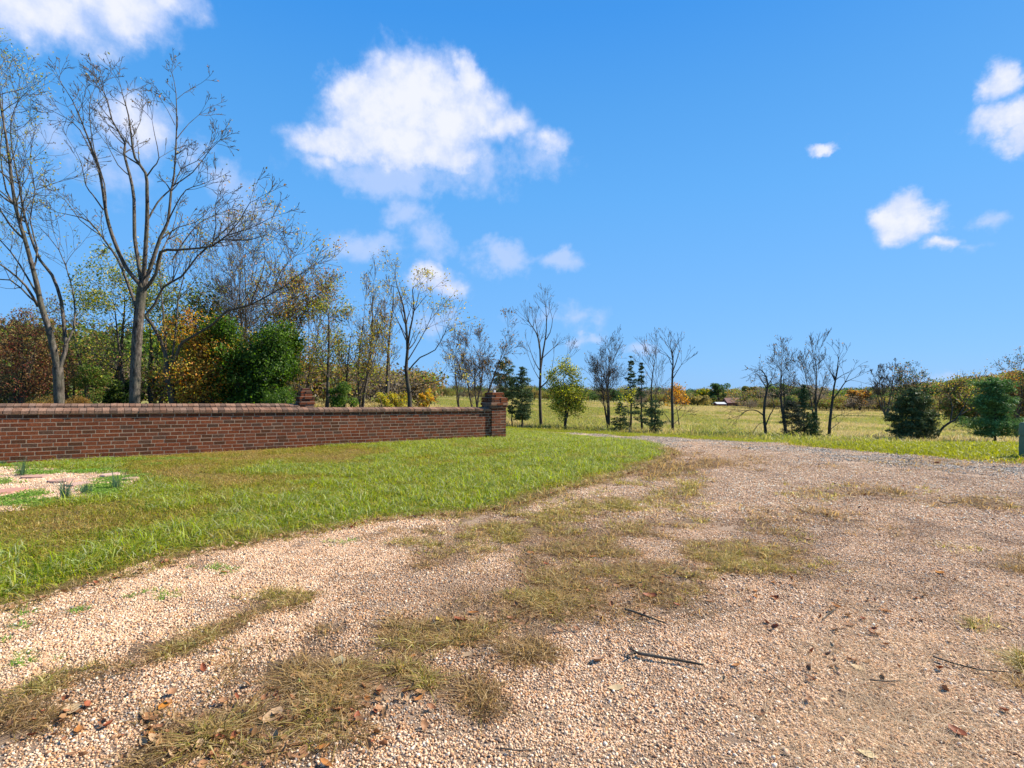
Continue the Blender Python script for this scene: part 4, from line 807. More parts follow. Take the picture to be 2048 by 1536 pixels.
def leafy(n=.02): return [((1, .12, n), .12, LB)]
T('bare_tree', 1218, 865, 692, 43, 'bare twiggy tree with a thick short trunk and forked stems left of the ragged spruce', dict(BF, kids=[12, 6, 4, 2], ang=33), BARK_D, leafy(), stems=4, r=.11, spreadx=.15, trunkfree=.3)
conifer('spruce_tree', 1262, 866, 712, 27, 43, 'ragged spruce with open tiers between the bare roadside trees', CZ, 'spruce', .5, .14, .25)
conifer('spruce_tree', 1283, 867, 725, 25, 41, 'second ragged spruce with leaning dark trunk, close right of the first', CZ, 'spruce', .55, .13, .15)
conifer('pine_sapling', 1310, 868, 800, 30, 38, 'low spreading dark pine at the foot of the bare tree right of the spruces', CZ, 'pine', 1.3, .12, .05)
conifer('pine_sapling', 1240, 866, 805, 22, 40, 'low dark pine below the forked bare tree', CZ, 'cone', 1.2, .12, .03)
T('bare_tree', 1304, 866, 692, 42, 'slender two-stemmed bare tree rising out of the low spreading pine', dict(BF), BARK_M, leafy(.05), stems=2, r=.11, spreadx=.12, trunkfree=.35)
hero('bare_tree', (1346, 868), 40, [
    ([(1346, 874), (1345, 830), (1344, 790), (1345, 750), (1346, 720), (1343, 700), (1338, 690)], .14, .015, 0, 0, 1.4, .25),
    ([(1345, 745), (1352, 725), (1358, 705), (1362, 695)], .05, .012, .5, 0, 1.4), ([(1344, 760), (1356, 740), (1368, 722)], .045, .012, -.5, 0, 1.5), ([(1344, 730), (1336, 712), (1330, 705)], .04, .012, .3, 0, 1.3),
    ([(1345, 830), (1358, 820), (1372, 805)], .03, .012, -.4, 0, 1.6, .2), ([(1345, 850), (1335, 835), (1325, 820), (1322, 805)], .035, .012, .4, 0, 1.8, .2), ([(1345, 850), (1358, 838), (1366, 830)], .03, .012, .4, 0, 1.6, .2)],
    dict(PR, len0=1.2, kids=[3, 3, 3, 2], seg=.4, rmin=.009, ang=32, up=.08), BARK_D, [((1, .1, .03), .12, LB)], 'straight dark bare tree at the right end of the roadside row, before the open field', maxlev=4, sides=(7, 3))
T('orange_leaf_tree', 1360, 862, 785, 52, 'small tree with a round orange crown just right of the straight dark bare tree', dict(kids=[8, 6, 4, 2], ang=45, seg=.5, rmin=.01), BARK_D, [((3, .2, .8), .17, LO)], r=.06, trunkfree=.6, maxlev=3)
# right cluster
hero('bare_tree', (1532, 878), 38, [
    ([(1533, 884), (1531, 860), (1528, 830), (1530, 800), (1535, 775), (1533, 755), (1522, 740), (1513, 742)], .14, .02, 0, 0, 1.4, .35),
    ([(1528, 832), (1515, 822), (1500, 820), (1485, 826), (1478, 835)], .055, .014, -.8, 0, 1.8, .3), ([(1535, 780), (1520, 755), (1510, 745)], .05, .014, .6, 0, 1.5),
    ([(1532, 850), (1540, 830), (1548, 815), (1545, 795)], .06, .014, .7, 0, 1.4), ([(1530, 845), (1518, 848), (1508, 860)], .03, .012, -.6, 0, 1.5), ([(1536, 770), (1548, 750), (1552, 735)], .04, .012, .5, 0, 1.3)],
    dict(PR, len0=1.1, kids=[4, 3, 3, 2], seg=.4, rmin=.009, ang=45, up=.0), BARK_D, [((1, .1, .1), .12, LB)], 'crooked low bare tree with drooping left limbs, leftmost of the right-hand cluster', maxlev=4, sides=(7, 3))
T('bare_tree', 1572, 878, 702, 40, 'tall bare tree with spreading forks behind the left side of the dark cedar clump', dict(BF, kids=[10, 5, 4, 2], ang=36), BARK_M, leafy(.08), stems=2, r=.14, spreadx=.15, trunkfree=.45, lean=-.05)
conifer('cedar_tree', 1608, 879, 770, 28, 38, 'dark ragged cedar in the middle of the right-hand cluster', CZ, 'cone', 1.3, .12, .05)
conifer('cedar_tree', 1584, 879, 800, 22, 37, 'shorter ivy-dark cedar at the left of the cedar clump', [(.05, .06, .035), (.075, .075, .05), (.03, .045, .02)], 'oval', 1.3, .11, .1)
conifer('cedar_tree', 1628, 880, 825, 20, 36.5, 'low bushy cedar at the foot of the clump', CZ, 'cone', 1.3, .12, .02)
T('bare_tree', 1632, 876, 706, 39, 'tall grey bare tree with upright forks right behind the dark cedar clump', dict(BF, kids=[11, 5, 4, 2], ang=30), BARK_G, leafy(.05), stems=2, r=.14, spreadx=.1, trunkfree=.4, lean=-.08)
hero('bare_tree', (1659, 880), 38, [
    ([(1659, 886), (1659, 855), (1662, 825), (1665, 800), (1668, 775), (1674, 745), (1676, 725), (1678, 710)], .14, .015, 0, 0, 1.4, .35),
    ([(1665, 800), (1680, 780), (1690, 765), (1700, 760), (1710, 755)], .06, .012, -.6, 0, 1.5), ([(1690, 765), (1698, 750), (1705, 740)], .03, .012, 0, -.4, 1.4),
    ([(1671, 765), (1664, 750), (1656, 735)], .04, .012, .5, 0, 1.4), ([(1660, 840), (1675, 832), (1690, 826)], .035, .012, -.6, 0, 1.5), ([(1660, 860), (1672, 850), (1680, 845)], .035, .012, .5, 0, 2., .2)],
    dict(PR, len0=1.2, kids=[3, 3, 3, 2], seg=.4, rmin=.009, ang=36, up=.05), BARK_D, [((1, .1, .05), .12, LB)], 'dark bare tree with a kinked trunk, rightmost of the right-hand cluster', maxlev=4, sides=(7, 3))
T('bare_tree', 1772, 822, 746, 120, 'distant grey bare tree with fan-shaped forks in front of the far woods', dict(BF, seg=1.2, rmin=.03, kids=[9, 5, 4, 2], ang=35), BARK_G, leafy(.1), stems=5, r=.22, spreadx=.3, trunkfree=.3)
conifer('cedar_tree', 1824, 886, 778, 42, 36, 'broad dense cedar bush, darkest shape left of the pine', [(.09, .13, .045), (.12, .16, .055), (.06, .09, .03), (.15, .16, .07)], 'oval', 3.0, .15, .0)
conifer('cedar_tree', 1862, 886, 840, 22, 36, 'small low cedar at the right foot of the broad cedar bush', CZ, 'cone', 1.2, .11, .0)
T('bare_tree', 1862, 884, 742, 39, 'bare tree with dark leaf clusters rising behind the broad cedar bush', dict(BF, kids=[12, 5, 4, 2], ang=46), BARK_D, [((2, .15, .2), .14, LB + LD)], stems=3, r=.12, spreadx=.28, trunkfree=.35)
hero('leaning_tree', (1870, 884), 36, [
    ([(1868, 890), (1880, 862), (1895, 848), (1910, 840)], .10, .07, 0, 0, 0), ([(1910, 840), (1925, 820), (1935, 800), (1950, 780), (1955, 765)], .05, .012, .5, 0, 2.4, .1), ([(1908, 842), (1930, 842), (1955, 838), (1975, 835)], .04, .012, -.5, 0, 2.2, .1),
    ([(1900, 845), (1905, 815), (1900, 790), (1915, 770)], .05, .012, .8, 0, 2.4, .1), ([(1920, 830), (1945, 815), (1970, 800), (1985, 800)], .04, .012, .5, 0, 2.2, .1)],
    dict(PR, len0=1.1, kids=[4, 4, 3, 2], seg=.4, rmin=.010, ang=42, up=.03), BARK_M, [((2, .15, .5), .10, LB + LYG[:1] + LO[3:]), ((1, .15, .35), .10, LYG + LG[2:3])], 'leaning tree with fine tan and olive leaves between cedar bush and pine', maxlev=4, sides=(7, 3))
conifer('pine_tree', 1990, 893, 760, 64, 33, 'bushy green pine with spreading flat lower branches near the right edge', [(.10, .19, .05), (.15, .27, .07), (.08, .14, .045), (.21, .34, .10)], 'pine', 2.4, .20, .17, droop=.02, asp=.2)
T('yellow_sapling', 1258, 866, 790, 36, 'yellow-leaved sapling in front of the forked bare tree and spruce', dict(kids=[6, 4, 3], ang=45, seg=.4, rmin=.008), BARK_D, [((4, .12, .8), .14, [(.5, .45, .06), (.42, .4, .05)])], r=.03, trunkfree=.75, maxlev=2)
T('bare_tree', 2030, 872, 738, 48, 'dark-leaved tree topping the right edge behind the pine', dict(BF, kids=[11, 5, 4, 2], ang=42), BARK_D, [((2, .2, .25), .17, LB + LD)], stems=2, r=.14, spreadx=.2)
T('brown_leaf_tree', 2015, 870, 765, 60, 'rounded rust-brown tree behind the pine', dict(kids=[13, 6, 4, 2], ang=52, seg=.6, rmin=.012), BARK_D, [((4, .35, .9), .24, LB + LO[:1] + LYG[2:3])], stems=2, r=.14)
T('brown_leaf_tree', 1955, 868, 768, 70, 'wide russet and olive tree between the cedar bush and the pine', dict(kids=[13, 6, 4, 2], ang=52, seg=.6, rmin=.012), BARK_D, [((4, .4, .9), .26, LB + LYG[2:3] + LG[2:])], stems=3, r=.15, spreadx=.3)

# shrubs
def shrub(name, px, base_py, top_py, halfw, d, label, pal, leaf=.07, n=2600, depthw=None, cat='shrub', group=None, stems=7):
    base = at(px, base_py, d); base.z = float(H(base.x, base.y)); Hh = CAMZ - (top_py - HY) / F * d - base.z; HW = halfw / F * d; Wb = (Wood(), Wood()); C = []
    lobes = [(random.uniform(-.65, .65) * HW, random.uniform(-.5, .5) * HW, random.uniform(.25, .85) * Hh, random.uniform(.2, .42)) for _ in range(16)]
    for i in range(stems):
        a = random.uniform(0, 6.28); l = random.choice(lobes); Wb[0].add([(0, 0, -.05), (l[0] * .4, l[1] * .4, l[2] * .5), (l[0], l[1], l[2])], [.03, .02, .008])
    for i in range(n):
        l = random.choice(lobes); v = rnd_perp(Vector((0, 0, 1))) if False else Vector((random.gauss(0, 1), random.gauss(0, 1), random.gauss(0, 1))).normalized() * random.random() ** .4
        q = (l[0] + v.x * l[3] * HW, l[1] + v.y * l[3] * HW, l[2] + v.z * l[3] * min(HW, Hh) * .9)
        if q[2] > 0: C.append(q)
    root = empty(name, base); tag(root, label, cat, group); link('stem', Wb[0].mesh('stem', BARK_D, 5), root); link('foliage', leaves_mesh('foliage', np.array(C), leaf, pal, LEAF), root); return root
T('holly_tree', 496, 806, 655, 19.0, 'dense glossy dark green evergreen in the middle of the trees behind the wall', dict(kids=[13, 6, 5, 3], ang=50, up=.03, lim=.36), BARK_D, [((3, .15, .85), .10, LH), ((1, .2, .5), .09, LD)], r=.08, stems=7, spreadx=.42, trunkfree=.08)
shrub('green_shrub', 690, 812, 755, 36, 18.5, 'round leafy green shrub right of the rear wall pier', LH + LG + LYG[2:3], .06, 5200)
shrub('green_shrub', 560, 812, 770, 40, 17.5, 'bright green low shrub at the foot of the dark evergreen', LH + LG, .06, 3600)
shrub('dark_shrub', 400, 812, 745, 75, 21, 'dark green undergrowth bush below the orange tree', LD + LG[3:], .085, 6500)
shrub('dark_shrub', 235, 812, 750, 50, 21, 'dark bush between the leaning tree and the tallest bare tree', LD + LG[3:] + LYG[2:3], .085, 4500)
shrub('dark_shrub', 60, 812, 740, 75, 24, 'dark bush behind the red-leaved tree at the left edge', LD + LB[2:3] + LG[3:], .10, 6000)
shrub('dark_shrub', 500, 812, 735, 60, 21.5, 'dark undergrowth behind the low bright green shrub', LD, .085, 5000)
shrub('copper_shrub', 90, 812, 789, 38, 16.5, 'low rusty brown clipped shrub behind the wall, left of the leaning trunk', [(.26, .15, .04), (.33, .21, .06), (.2, .14, .04)], .04, 4200)
shrub('copper_shrub', 152, 812, 788, 32, 16.8, 'low rusty brown clipped shrub behind the wall, right of the leaning trunk', [(.28, .16, .04), (.33, .19, .06), (.24, .16, .04)], .04, 3800)
shrub('olive_shrub', 175, 812, 715, 45, 20, 'tall olive green shrub right of the leaning trunk', LYG[2:3] + LG + LB[:1], .065, 5000)
shrub('yellow_shrub', 770, 812, 775, 22, 20, 'yellow leafy shrub at the foot of the pale bare stems', LY + LYG, .07, 1500)
shrub('yellow_shrub', 850, 812, 768, 20, 23, 'yellow shrub right of the dark ivy-clad trunk', LY + LO[:2], .08, 1300)
shrub('yellow_shrub', 795, 812, 782, 30, 24, 'low golden brush between the thin bare stems', LY + LYG + LB, .08, 2200)
shrub('brush', 1440 - 30, 812, 796, 30, 205, 'pale yellow field brush in front of the distant houses', LY[1:3] + LYG[2:3], .6, 900)
# wooded backdrop (far-off mass)
def quick_tree(h, w, pal, n, leaf, shape='round'):
    C = []
    lobes = [(random.gauss(0, .28) * w, random.gauss(0, .28) * w, h * random.uniform(.28, .86), random.uniform(.18, .34) * w) for _ in range(26)]
    for _ in range(n):
        l = random.choice(lobes); v = Vector((random.gauss(0, 1), random.gauss(0, 1), random.gauss(0, 1))).normalized() * random.random() ** .35
        C.append((l[0] + v.x * l[3], l[1] + v.y * l[3], max(.1, l[2] + v.z * l[3] * .8)))
    Wb = Wood(); Wb.add([(0, 0, -.3), (.05 * w, 0, h * .4), (0, .05 * w, h * .85)], [h * .02, h * .014, h * .004])
    for l in lobes[:14]: Wb.add([(0, 0, h * random.uniform(.15, .4)), (l[0] * .6, l[1] * .6, l[2] * .8), (l[0], l[1], l[2])], [h * .01, h * .006, h * .002])
    return join_mesh('far_tree', Wb.mesh('w', BARK_M, 4), leaves_mesh('l', np.array(C), leaf, pal, LEAF, asp=.8))
def quick_bare(h):
    Wb = (Wood(), Wood()); tips = []; prm = dict(PR, **BF); prm.update(seg=.9, rmin=.02)
    for _ in range(3): grow(Wb, 0, Vector((0, 0, -.2)), Vector((random.uniform(-.25, .25), random.uniform(-.2, .2), 1)).normalized(), h * .6, h * .018, dict(prm, kids=[6, 5, 4]), tips, 3)
    return join_mesh('far_bare', Wb[0].mesh('a', BARK_M, 4), Wb[1].mesh('b', BARK_M, 3))
FW = [quick_tree(8, 8, LG + LYG[2:3], 2600, .42), quick_tree(9, 7, LG + CZ, 2600, .42), quick_tree(7.5, 8, LB + LYG[2:3] + LG[2:3] + CZ[:2], 2600, .42), quick_tree(7, 7, LO[4:] + LB + LB + LYG[2:3] + LG[2:], 2400, .42), quick_tree(7, 8, LYG[2:3] + LYG[:1] + LB + LG[2:3], 2400, .42),  # distance haze is put into these muted, greyer-green leaf palettes
      quick_tree(8, 6.5, CZ + LD, 2600, .40), quick_tree(6, 8, [(.17, .13, .09), (.13, .105, .08), (.2, .15, .08)], 1300, .36), quick_bare(8.5)]
FWC = proto_collection('far_wood_tree', FW)
P = []; R_ = []; Sx = []; Ix = []
def wood_row(px0, px1, d0, d1, top, step, rowseed, kinds):
    random.seed(rowseed); px = px0
    while px < px1:
        d = random.uniform(d0, d1); x = (px - CX) / F * d; z = float(H(x, d)); tp = np.interp(px, [t[0] for t in top], [t[1] for t in top]) + random.uniform(-3, 7)
        h = max(2.5, CAMZ - (tp - HY) / F * d - z); k = random.choice(kinds); ref = [8, 9, 7.5, 7, 7, 8, 6, 8.5][k]; s = h / ref
        P.append((x, d, z)); Sx.append((s * random.uniform(.85, 1.3),) * 2 + (s,)); Ix.append(k); px += step * random.uniform(.6, 1.3)
top1 = [(-200, 760), (600, 765), (850, 768), (900, 769), (1000, 768), (1200, 770), (1400, 775), (1500, 772), (1600, 770), (1700, 775), (1800, 775), (1850, 762), (2048, 745), (2300, 740)]
wood_row(-200, 2300, 225, 300, [(a, b + 2) for a, b in top1], 9, 11, [0, 1, 2, 3, 4, 5, 6, 7])
wood_row(-200, 1250, 175, 215, [(a, b + 8) for a, b in top1], 12, 12, [0, 1, 2, 3, 4, 5, 6])
wood_row(1250, 1500, 215, 240, [(a, 789) for a, b in top1], 8, 15, [2, 4, 6, 6, 3])
wood_row(1500, 2300, 165, 215, [(a, b + 3) for a, b in top1], 11, 13, [0, 1, 2, 3, 4, 5, 6, 6, 7])
wood_row(1500, 2300, 152, 170, [(1500, 795), (1800, 790), (2300, 785)], 11, 14, [2, 3, 4, 5, 6, 6])
# dense wood to the left behind the garden trees
for r_, (a, b, d0, d1, tp) in enumerate([(-300, 560, 30, 42, 700), (-300, 470, 40, 60, 640), (540, 860, 34, 60, 715), (-300, 120, 26, 34, 640)]):
    wood_row(a, b, d0, d1, [(a, tp), (b, tp + 25)], 42 if r_ != 2 else 26, 20 + r_, [0, 1, 2, 4, 5, 6, 6] if r_ != 2 else [2, 3, 4, 6, 6])
random.seed(99)
n = len(P); tag(scatter('far_woods', np.array(P), rz(n), np.array(Sx), Ix, FWC), 'mixed autumn woods along the horizon and behind the garden trees', 'woods', kind='stuff')
# a few single far trees
def far_tree(px, top, d, w, pal, label, name='far_tree', n=4200, leaf=.4):
    b = at(px, 800, d); b.z = float(H(b.x, b.y)); h = CAMZ - (top - HY) / F * d - b.z; root = empty(name, b); tag(root, label, 'tree')
    C = []; W_ = w / F * d
    lobes = [(random.uniform(-.75, .75) * W_, random.gauss(0, .4) * W_, h * random.uniform(.35, .88), random.uniform(.25, .42) * W_) for _ in range(20)]
    for _ in range(n):
        l = random.choice(lobes); v = Vector((random.gauss(0, 1), random.gauss(0, 1), random.gauss(0, 1))).normalized() * random.random() ** .35; C.append((l[0] + v.x * l[3], l[1] + v.y * l[3], l[2] + v.z * l[3] * .8))
    Wb = Wood(); Wb.add([(0, 0, -.3), (.1, 0, h * .4), (0, 0, h * .8)], [.3, .2, .05])
    for l in lobes[:8]: Wb.add([(0, 0, h * .3), (l[0] * .6, l[1] * .6, l[2] * .8), (l[0], l[1], l[2])], [.12, .08, .03])
    link('trunk', Wb.mesh('trunk', BARK_D, 5), root); link('crown', leaves_mesh('crown', np.array(C), leaf, pal, LEAF, asp=.8), root)
far_tree(1437, 765, 205, 21, LG + LC + [(.05, .12, .04)], 'large dark green round tree standing left of the distant red-roofed house', 'oak_tree')
far_tree(1405, 776, 212, 14, LG[:2] + LY[:1], 'small yellow-green tree left of the large round tree on the horizon')
far_tree(1395, 792, 190, 20, [(.33, .28, .08), (.28, .22, .08), (.38, .3, .1)], 'pale yellow low tree before the far houses, left')
far_tree(1555, 766, 200, 24, LYG[2:3] + LG, 'green-yellow round tree behind the bare trees of the right-hand cluster')
far_tree(1500, 770, 215, 14, LG + LB, 'dull green tree right behind the red-roofed house')
far_tree(1720, 776, 160, 22, LO[:3] + LB + LY[1:2], 'rust-orange round tree in the far wood edge')

# distant houses
m, nt = newmat('roof_shingle'); p = nt.add('ShaderNodeTexCoord').outputs['Object']
surf(nt, nt.ramp(nt.noise(p, 6, 3), [(.3, (.20, .10, .085)), (.7, (.27, .15, .125))]), .9); ROOF = m
m, nt = newmat('metal_roof'); surf(nt, (.6, .6, .58), .5); MROOF = m
HB = m_vcol('house_wall', .9, 4, .2, .01, .2, .15)
m, nt = newmat('window_glass'); surf(nt, (.05, .06, .07), .1, spec=.6); GLASS = m
def house(px, d, w, dp_, h, rh, wallc, roofm, label, name='house'):
    b = at(px, 800, d); b.z = _z(812.5, d) if px > 1000 else float(H(b.x, b.y)); root = empty(name, b); tag(root, label, 'house')
    wl = MB(); wl.box(-w / 2, w / 2, 0, dp_, -3, h, wallc); wl.build('wall', HB, root)
    rf = MB(); e = .4; th = .15; mid = dp_ / 2
    rf.hexa([(-w / 2 - e, -e, h), (w / 2 + e, -e, h), (w / 2 + e, mid, h + rh), (-w / 2 - e, mid, h + rh), (-w / 2 - e, -e, h + th), (w / 2 + e, -e, h + th), (w / 2 + e, mid, h + rh + th), (-w / 2 - e, mid, h + rh + th)])
    rf.hexa([(-w / 2 - e, mid + .003, h + rh), (w / 2 + e, mid + .003, h + rh), (w / 2 + e, dp_ + e, h), (-w / 2 - e, dp_ + e, h), (-w / 2 - e, mid + .003, h + rh + th), (w / 2 + e, mid + .003, h + rh + th), (w / 2 + e, dp_ + e, h + th), (-w / 2 - e, dp_ + e, h + th)])
    rf.build('roof', roofm, root)
    gb = MB(); gb.hexa([(-w / 2, 0, h), (-w / 2, dp_, h), (-w / 2, mid, h + rh), (-w / 2, mid, h + rh), (-w / 2 + .1, 0, h), (-w / 2 + .1, dp_, h), (-w / 2 + .1, mid, h + rh), (-w / 2 + .1, mid, h + rh)], wallc); gb.build('gable', HB, root)
    for i in range(3):
        wn = MB(); x = -w / 2 + w * (i + .5) / 3; wn.box(x - .5, x + .5, -.04, -.003, h - 1.8, h - .7, (1, 1, 1)); wn.build('window', GLASS, root)
house(1476, 196, 7.2, 5, 1.1, 1.7, (.18, .09, .075), ROOF, 'distant low house with a reddish roof on the horizon')
house(1494, 200, 3.6, 4, 1.0, 1.2, (.2, .12, .1), MROOF, 'small grey-roofed annex beside the distant reddish house', 'shed')
house(1443, 194, 2.6, 4, .7, .6, (.30, .07, .06), MROOF, 'small red shed with a white roof left of the distant reddish house', 'shed')
house(1384, 250, 14, 6, 1.0, 1.6, (.5, .42, .36), MROOF, 'long pale low building at the far left of the distant houses', 'barn')

# ------------------------------------------------------------------ small things
# utility pedestal at the right edge
m, nt = newmat('green_enamel'); p = posn(nt); n_ = nt.noise(p, 9, 4); surf(nt, nt.ramp(n_, [(.3, (.07, .15, .10)), (.7, (.09, .18, .125))]), .5, n_, .1, .004, .4); GREEN = m
g = G(2056, 917); ped = empty('utility_pedestal', g); tag(ped, 'green metal utility pedestal standing in the grass verge at the right edge', 'utility box')
import bmesh
def bevel_box(name, sx, sy, z0, z1, mat, parent, taper=1., bev=.012):
    bm = bmesh.new(); bmesh.ops.create_cube(bm, size=1)
    for v in bm.verts: t = taper if v.co.z > 0 else 1.; v.co = Vector((v.co.x * sx * t, v.co.y * sy * t, z0 + (v.co.z + .5) * (z1 - z0)))
    bmesh.ops.bevel(bm, geom=bm.edges[:], offset=bev, segments=2, affect='EDGES'); me = bpy.data.meshes.new(name); bm.to_mesh(me); bm.free(); me.materials.append(mat); return link(name, me, parent)
hgt = (917 - 845) / F * g.y
bevel_box('body', .20, .18, -.1, hgt * .62, GREEN, ped); bevel_box('cover', .215, .195, hgt * .622, hgt, GREEN, ped, .93, .02); bevel_box('latch', .03, .02, hgt * .5, hgt * .58, MROOF, ped, 1, .003).location = (0, -.098, 0)

# spiky grass clumps
SP = [(.07, .14, .07), (.09, .17, .09), (.12, .19, .10)]
for (px, py, hp, w_, label) in [(44, 952, 35, 12, 'spiky blue-green grass clump closest to the brick wall at the left'), (130, 1000, 42, 8, 'tallest thin grass clump in front of the gravel patch'), (172, 990, 28, 7, 'small spiky grass clump in the middle of the right-hand pair'), (233, 980, 38, 13, 'dense blue-green grass clump at the right end of the gravel patch'), (4, 930, 10, 12, 'low spreading spiky tuft against the wall at the left edge')]:
    g = G(px, py); h = hp / F * g.y; me = blades('grass_clump', 60, .06, h * .8, .006, SP, GRASSB, .28, .3, False, .3)
    tag(link('grass_clump', me, None, g + Vector((0, 0, .01))), label, 'grass clump', 'spiky grass clumps by the paving')

# twigs
def twig(pts, r, label, forks=(), cat='twig', mat=BARK_M):
    W3 = Gs(pts); base = W3[0].copy(); Wb = Wood(); out = []
    for i, p in enumerate(W3): out.append((p.x - base.x, p.y - base.y, .022 + r + random.uniform(0, .004)))
    Wb.add(out, [r * (1 - .45 * i / (len(out) - 1)) for i in range(len(out))])
    for f in forks:
        q = Gs(f); Wb.add([(p.x - base.x, p.y - base.y, .025 + r + .008 * i) for i, p in enumerate(q)], [r * .7, r * .45, r * .3][:len(q)])
    me = Wb.mesh('twig', mat, 7); tag(link('twig', me, None, (base.x, base.y, .0)), label, cat, 'sticks lying on the gravel')
twig([(1276, 1320), (1310, 1327), (1350, 1333), (1407, 1344)], .0085, 'thickest stick on the gravel, straight with a forked stub at its left end', [[(1278, 1321), (1264, 1318), (1256, 1312)], [(1270, 1322), (1262, 1310)], [(1268, 1320), (1258, 1328)]])
twig([(1250, 1228), (1278, 1238), (1305, 1249), (1332, 1258)], .0065, 'dark slanting stick at the lower edge of the weed patch')
twig([(1866, 1325), (1910, 1340), (1960, 1352), (2022, 1358)], .004, 'long thin dark twig near the right edge')
twig([(1540, 1360), (1570, 1384), (1590, 1402)], .0025, 'hair-thin twig lying diagonally right of the thickest stick')
twig([(1740, 1373), (1772, 1376), (1803, 1374)], .0035, 'short dark twig in the straw at lower right')
twig([(1670, 1228), (1655, 1240), (1645, 1250)], .004, 'short pale twig slanting on the open gravel', mat=BARK_G)
twig([(866, 1250), (872, 1262), (880, 1275)], .004, 'small pale stick beside the rust-coloured curled leaf', mat=BARK_G)
twig([(1000, 1512), (1030, 1516), (1065, 1516)], .003, 'short dark twig at the bottom centre')
twig([(1880, 1008), (1895, 1012), (1915, 1010)], .007, 'dark stick on the drive in the middle distance at right')

# wood chips and leaves
m, nt = newmat('dead_leaf'); c = attr(nt, 'Col'); p = posn(nt); nn_ = nt.noise(p, 120, 4); c = nt.mix(nt.math('MULTIPLY', nn_, .5), c, nt.mix(.6, c, (.05, .03, .015))); surf(nt, c, .6, nn_, .3, .003, .3, trans=.2); DEAD = m
def leaf_mesh(s, col, curl):
    V = []; Fs = []; n = 6
    prof = [.0, .32, .46, .42, .25, .0]
    for i in range(n):
        t = i / (n - 1) - .5; w = prof[i] * random.uniform(.85, 1.2); z = curl * (t * t * 1.4) * s + random.uniform(-.02, .02) * s
        V += [(t * s, -w * s * .6, z + curl * w * s * .7), (t * s, 0, z), (t * s, w * s * .6, z + curl * w * s * .5)]
    for i in range(n - 1):
        b = i * 3; Fs += [(b, b + 3, b + 4, b + 1), (b + 1, b + 4, b + 5, b + 2)]
    V = np.array(V); V[:, 2] -= V[:, 2].min(); k = len(V); V = np.vstack([V, V + [0, 0, .0008]]); Fs = [tuple(reversed(f)) for f in Fs] + [tuple(i + k for i in f) for f in Fs]
    cc = np.array(col) * RNG.uniform(.85, 1.15, (2 * k, 1)); return mesh_np('leaf', V, np.array(Fs), 4, DEAD, cc, True)
OR, BRN, TAN, YEL, RED = (.62, .24, .03), (.42, .21, .10), (.62, .45, .25), (.60, .42, .08), (.36, .10, .04)
def place_leaf(px, py, s, col, label, group=None, curl=None, me=None, cat='leaf', name='fallen_leaf'):
    g = G(px, py); o = link(name, me or leaf_mesh(s, col, random.uniform(.15, .55) if curl is None else curl), None, (g.x, g.y, g.z + .017)); o.rotation_euler = (random.uniform(-.15, .15), random.uniform(-.15, .15), random.uniform(0, 6.28)); tag(o, label, cat, group); return o
place_leaf(1880, 1151, .075, OR, 'bright orange leaf alone on the open gravel at right', curl=.3)
place_leaf(922, 1250, .11, RED, 'large rust-red curled leaf right of the small pale stick', curl=.6)
place_leaf(880, 1248, .07, YEL, 'yellowish leaf touching the small pale stick')
place_leaf(676, 1335, .10, (.55, .47, .27), 'big pale tan leaf at the top of the nearest weed patch', curl=.2)
place_leaf(1735, 1520, .065, (.68, .52, .27), 'round pale yellow leaf at the bottom right', curl=.2)
place_leaf(1416, 1143, .06, (.65, .4, .05), 'small golden leaf in the green-brown weed patch', curl=.3)
place_leaf(1062, 1111, .07, (.5, .2, .06), 'orange-brown leaf on the bare gravel left of the yellow weeds', curl=.4)
place_leaf(1196, 1330, .07, (.5, .33, .22), 'curled light brown leaf left of the thickest stick', curl=.7)
place_leaf(1300, 1200, .09, RED, 'dark red curled leaf at the edge of the green-brown weed patch', curl=.6)
place_leaf(300, 1445, .09, (.42, .2, .08), 'big crumpled brown leaf near the lower left', curl=.2)
place_leaf(330, 1420, .07, OR, 'orange-brown folded leaf above the big crumpled brown one', curl=.3)
place_leaf(145, 1430, .09, TAN, 'light tan leaf at the lower left edge of the gravel', curl=.3)
place_leaf(1915, 1475, .07, RED, 'dark red leaf in the straw at the lower right', curl=.5)
place_leaf(545, 1445, .11, (.55, .36, .2), 'long tan leaf in the lower weed patch', curl=.3)
place_leaf(1232, 1384, .07, (.75, .55, .3), 'pale splinter of wood below the thickest stick', curl=.1, name='wood_chip', cat='wood chip')
place_leaf(1715, 1343, .06, (.75, .55, .3), 'short pale chip of wood in the middle of the right gravel', curl=.1, name='wood_chip', cat='wood chip')
place_leaf(1875, 928, .12, (.5, .13, .05), 'reddish leaf clump on the far side of the drive', curl=.6)
proto = {}
spots = {'brown': [], 'tan': [], 'orange': []}
rr = random.Random(5)
for (a, b, rx, ry, nn) in [(300, 1480, 190, 45, 10), (680, 1400, 150, 60, 22), (500, 1500, 150, 30, 14), (1250, 1180, 200, 40, 26), (1380, 1140, 140, 35, 14), (930, 1290, 120, 40, 8), (1000, 1250, 100, 40, 8), (1700, 1250, 250, 120, 10), (1700, 1050, 260, 60, 8), (250, 1130, 260, 40, 12), (420, 1020, 250, 50, 8), (1150, 960, 200, 40, 5)]:
    for _ in range(nn): spots[rr.choice(['brown', 'brown', 'tan', 'orange'])].append((rr.gauss(a, rx * .6), min(1550, rr.gauss(b, ry * .6))))
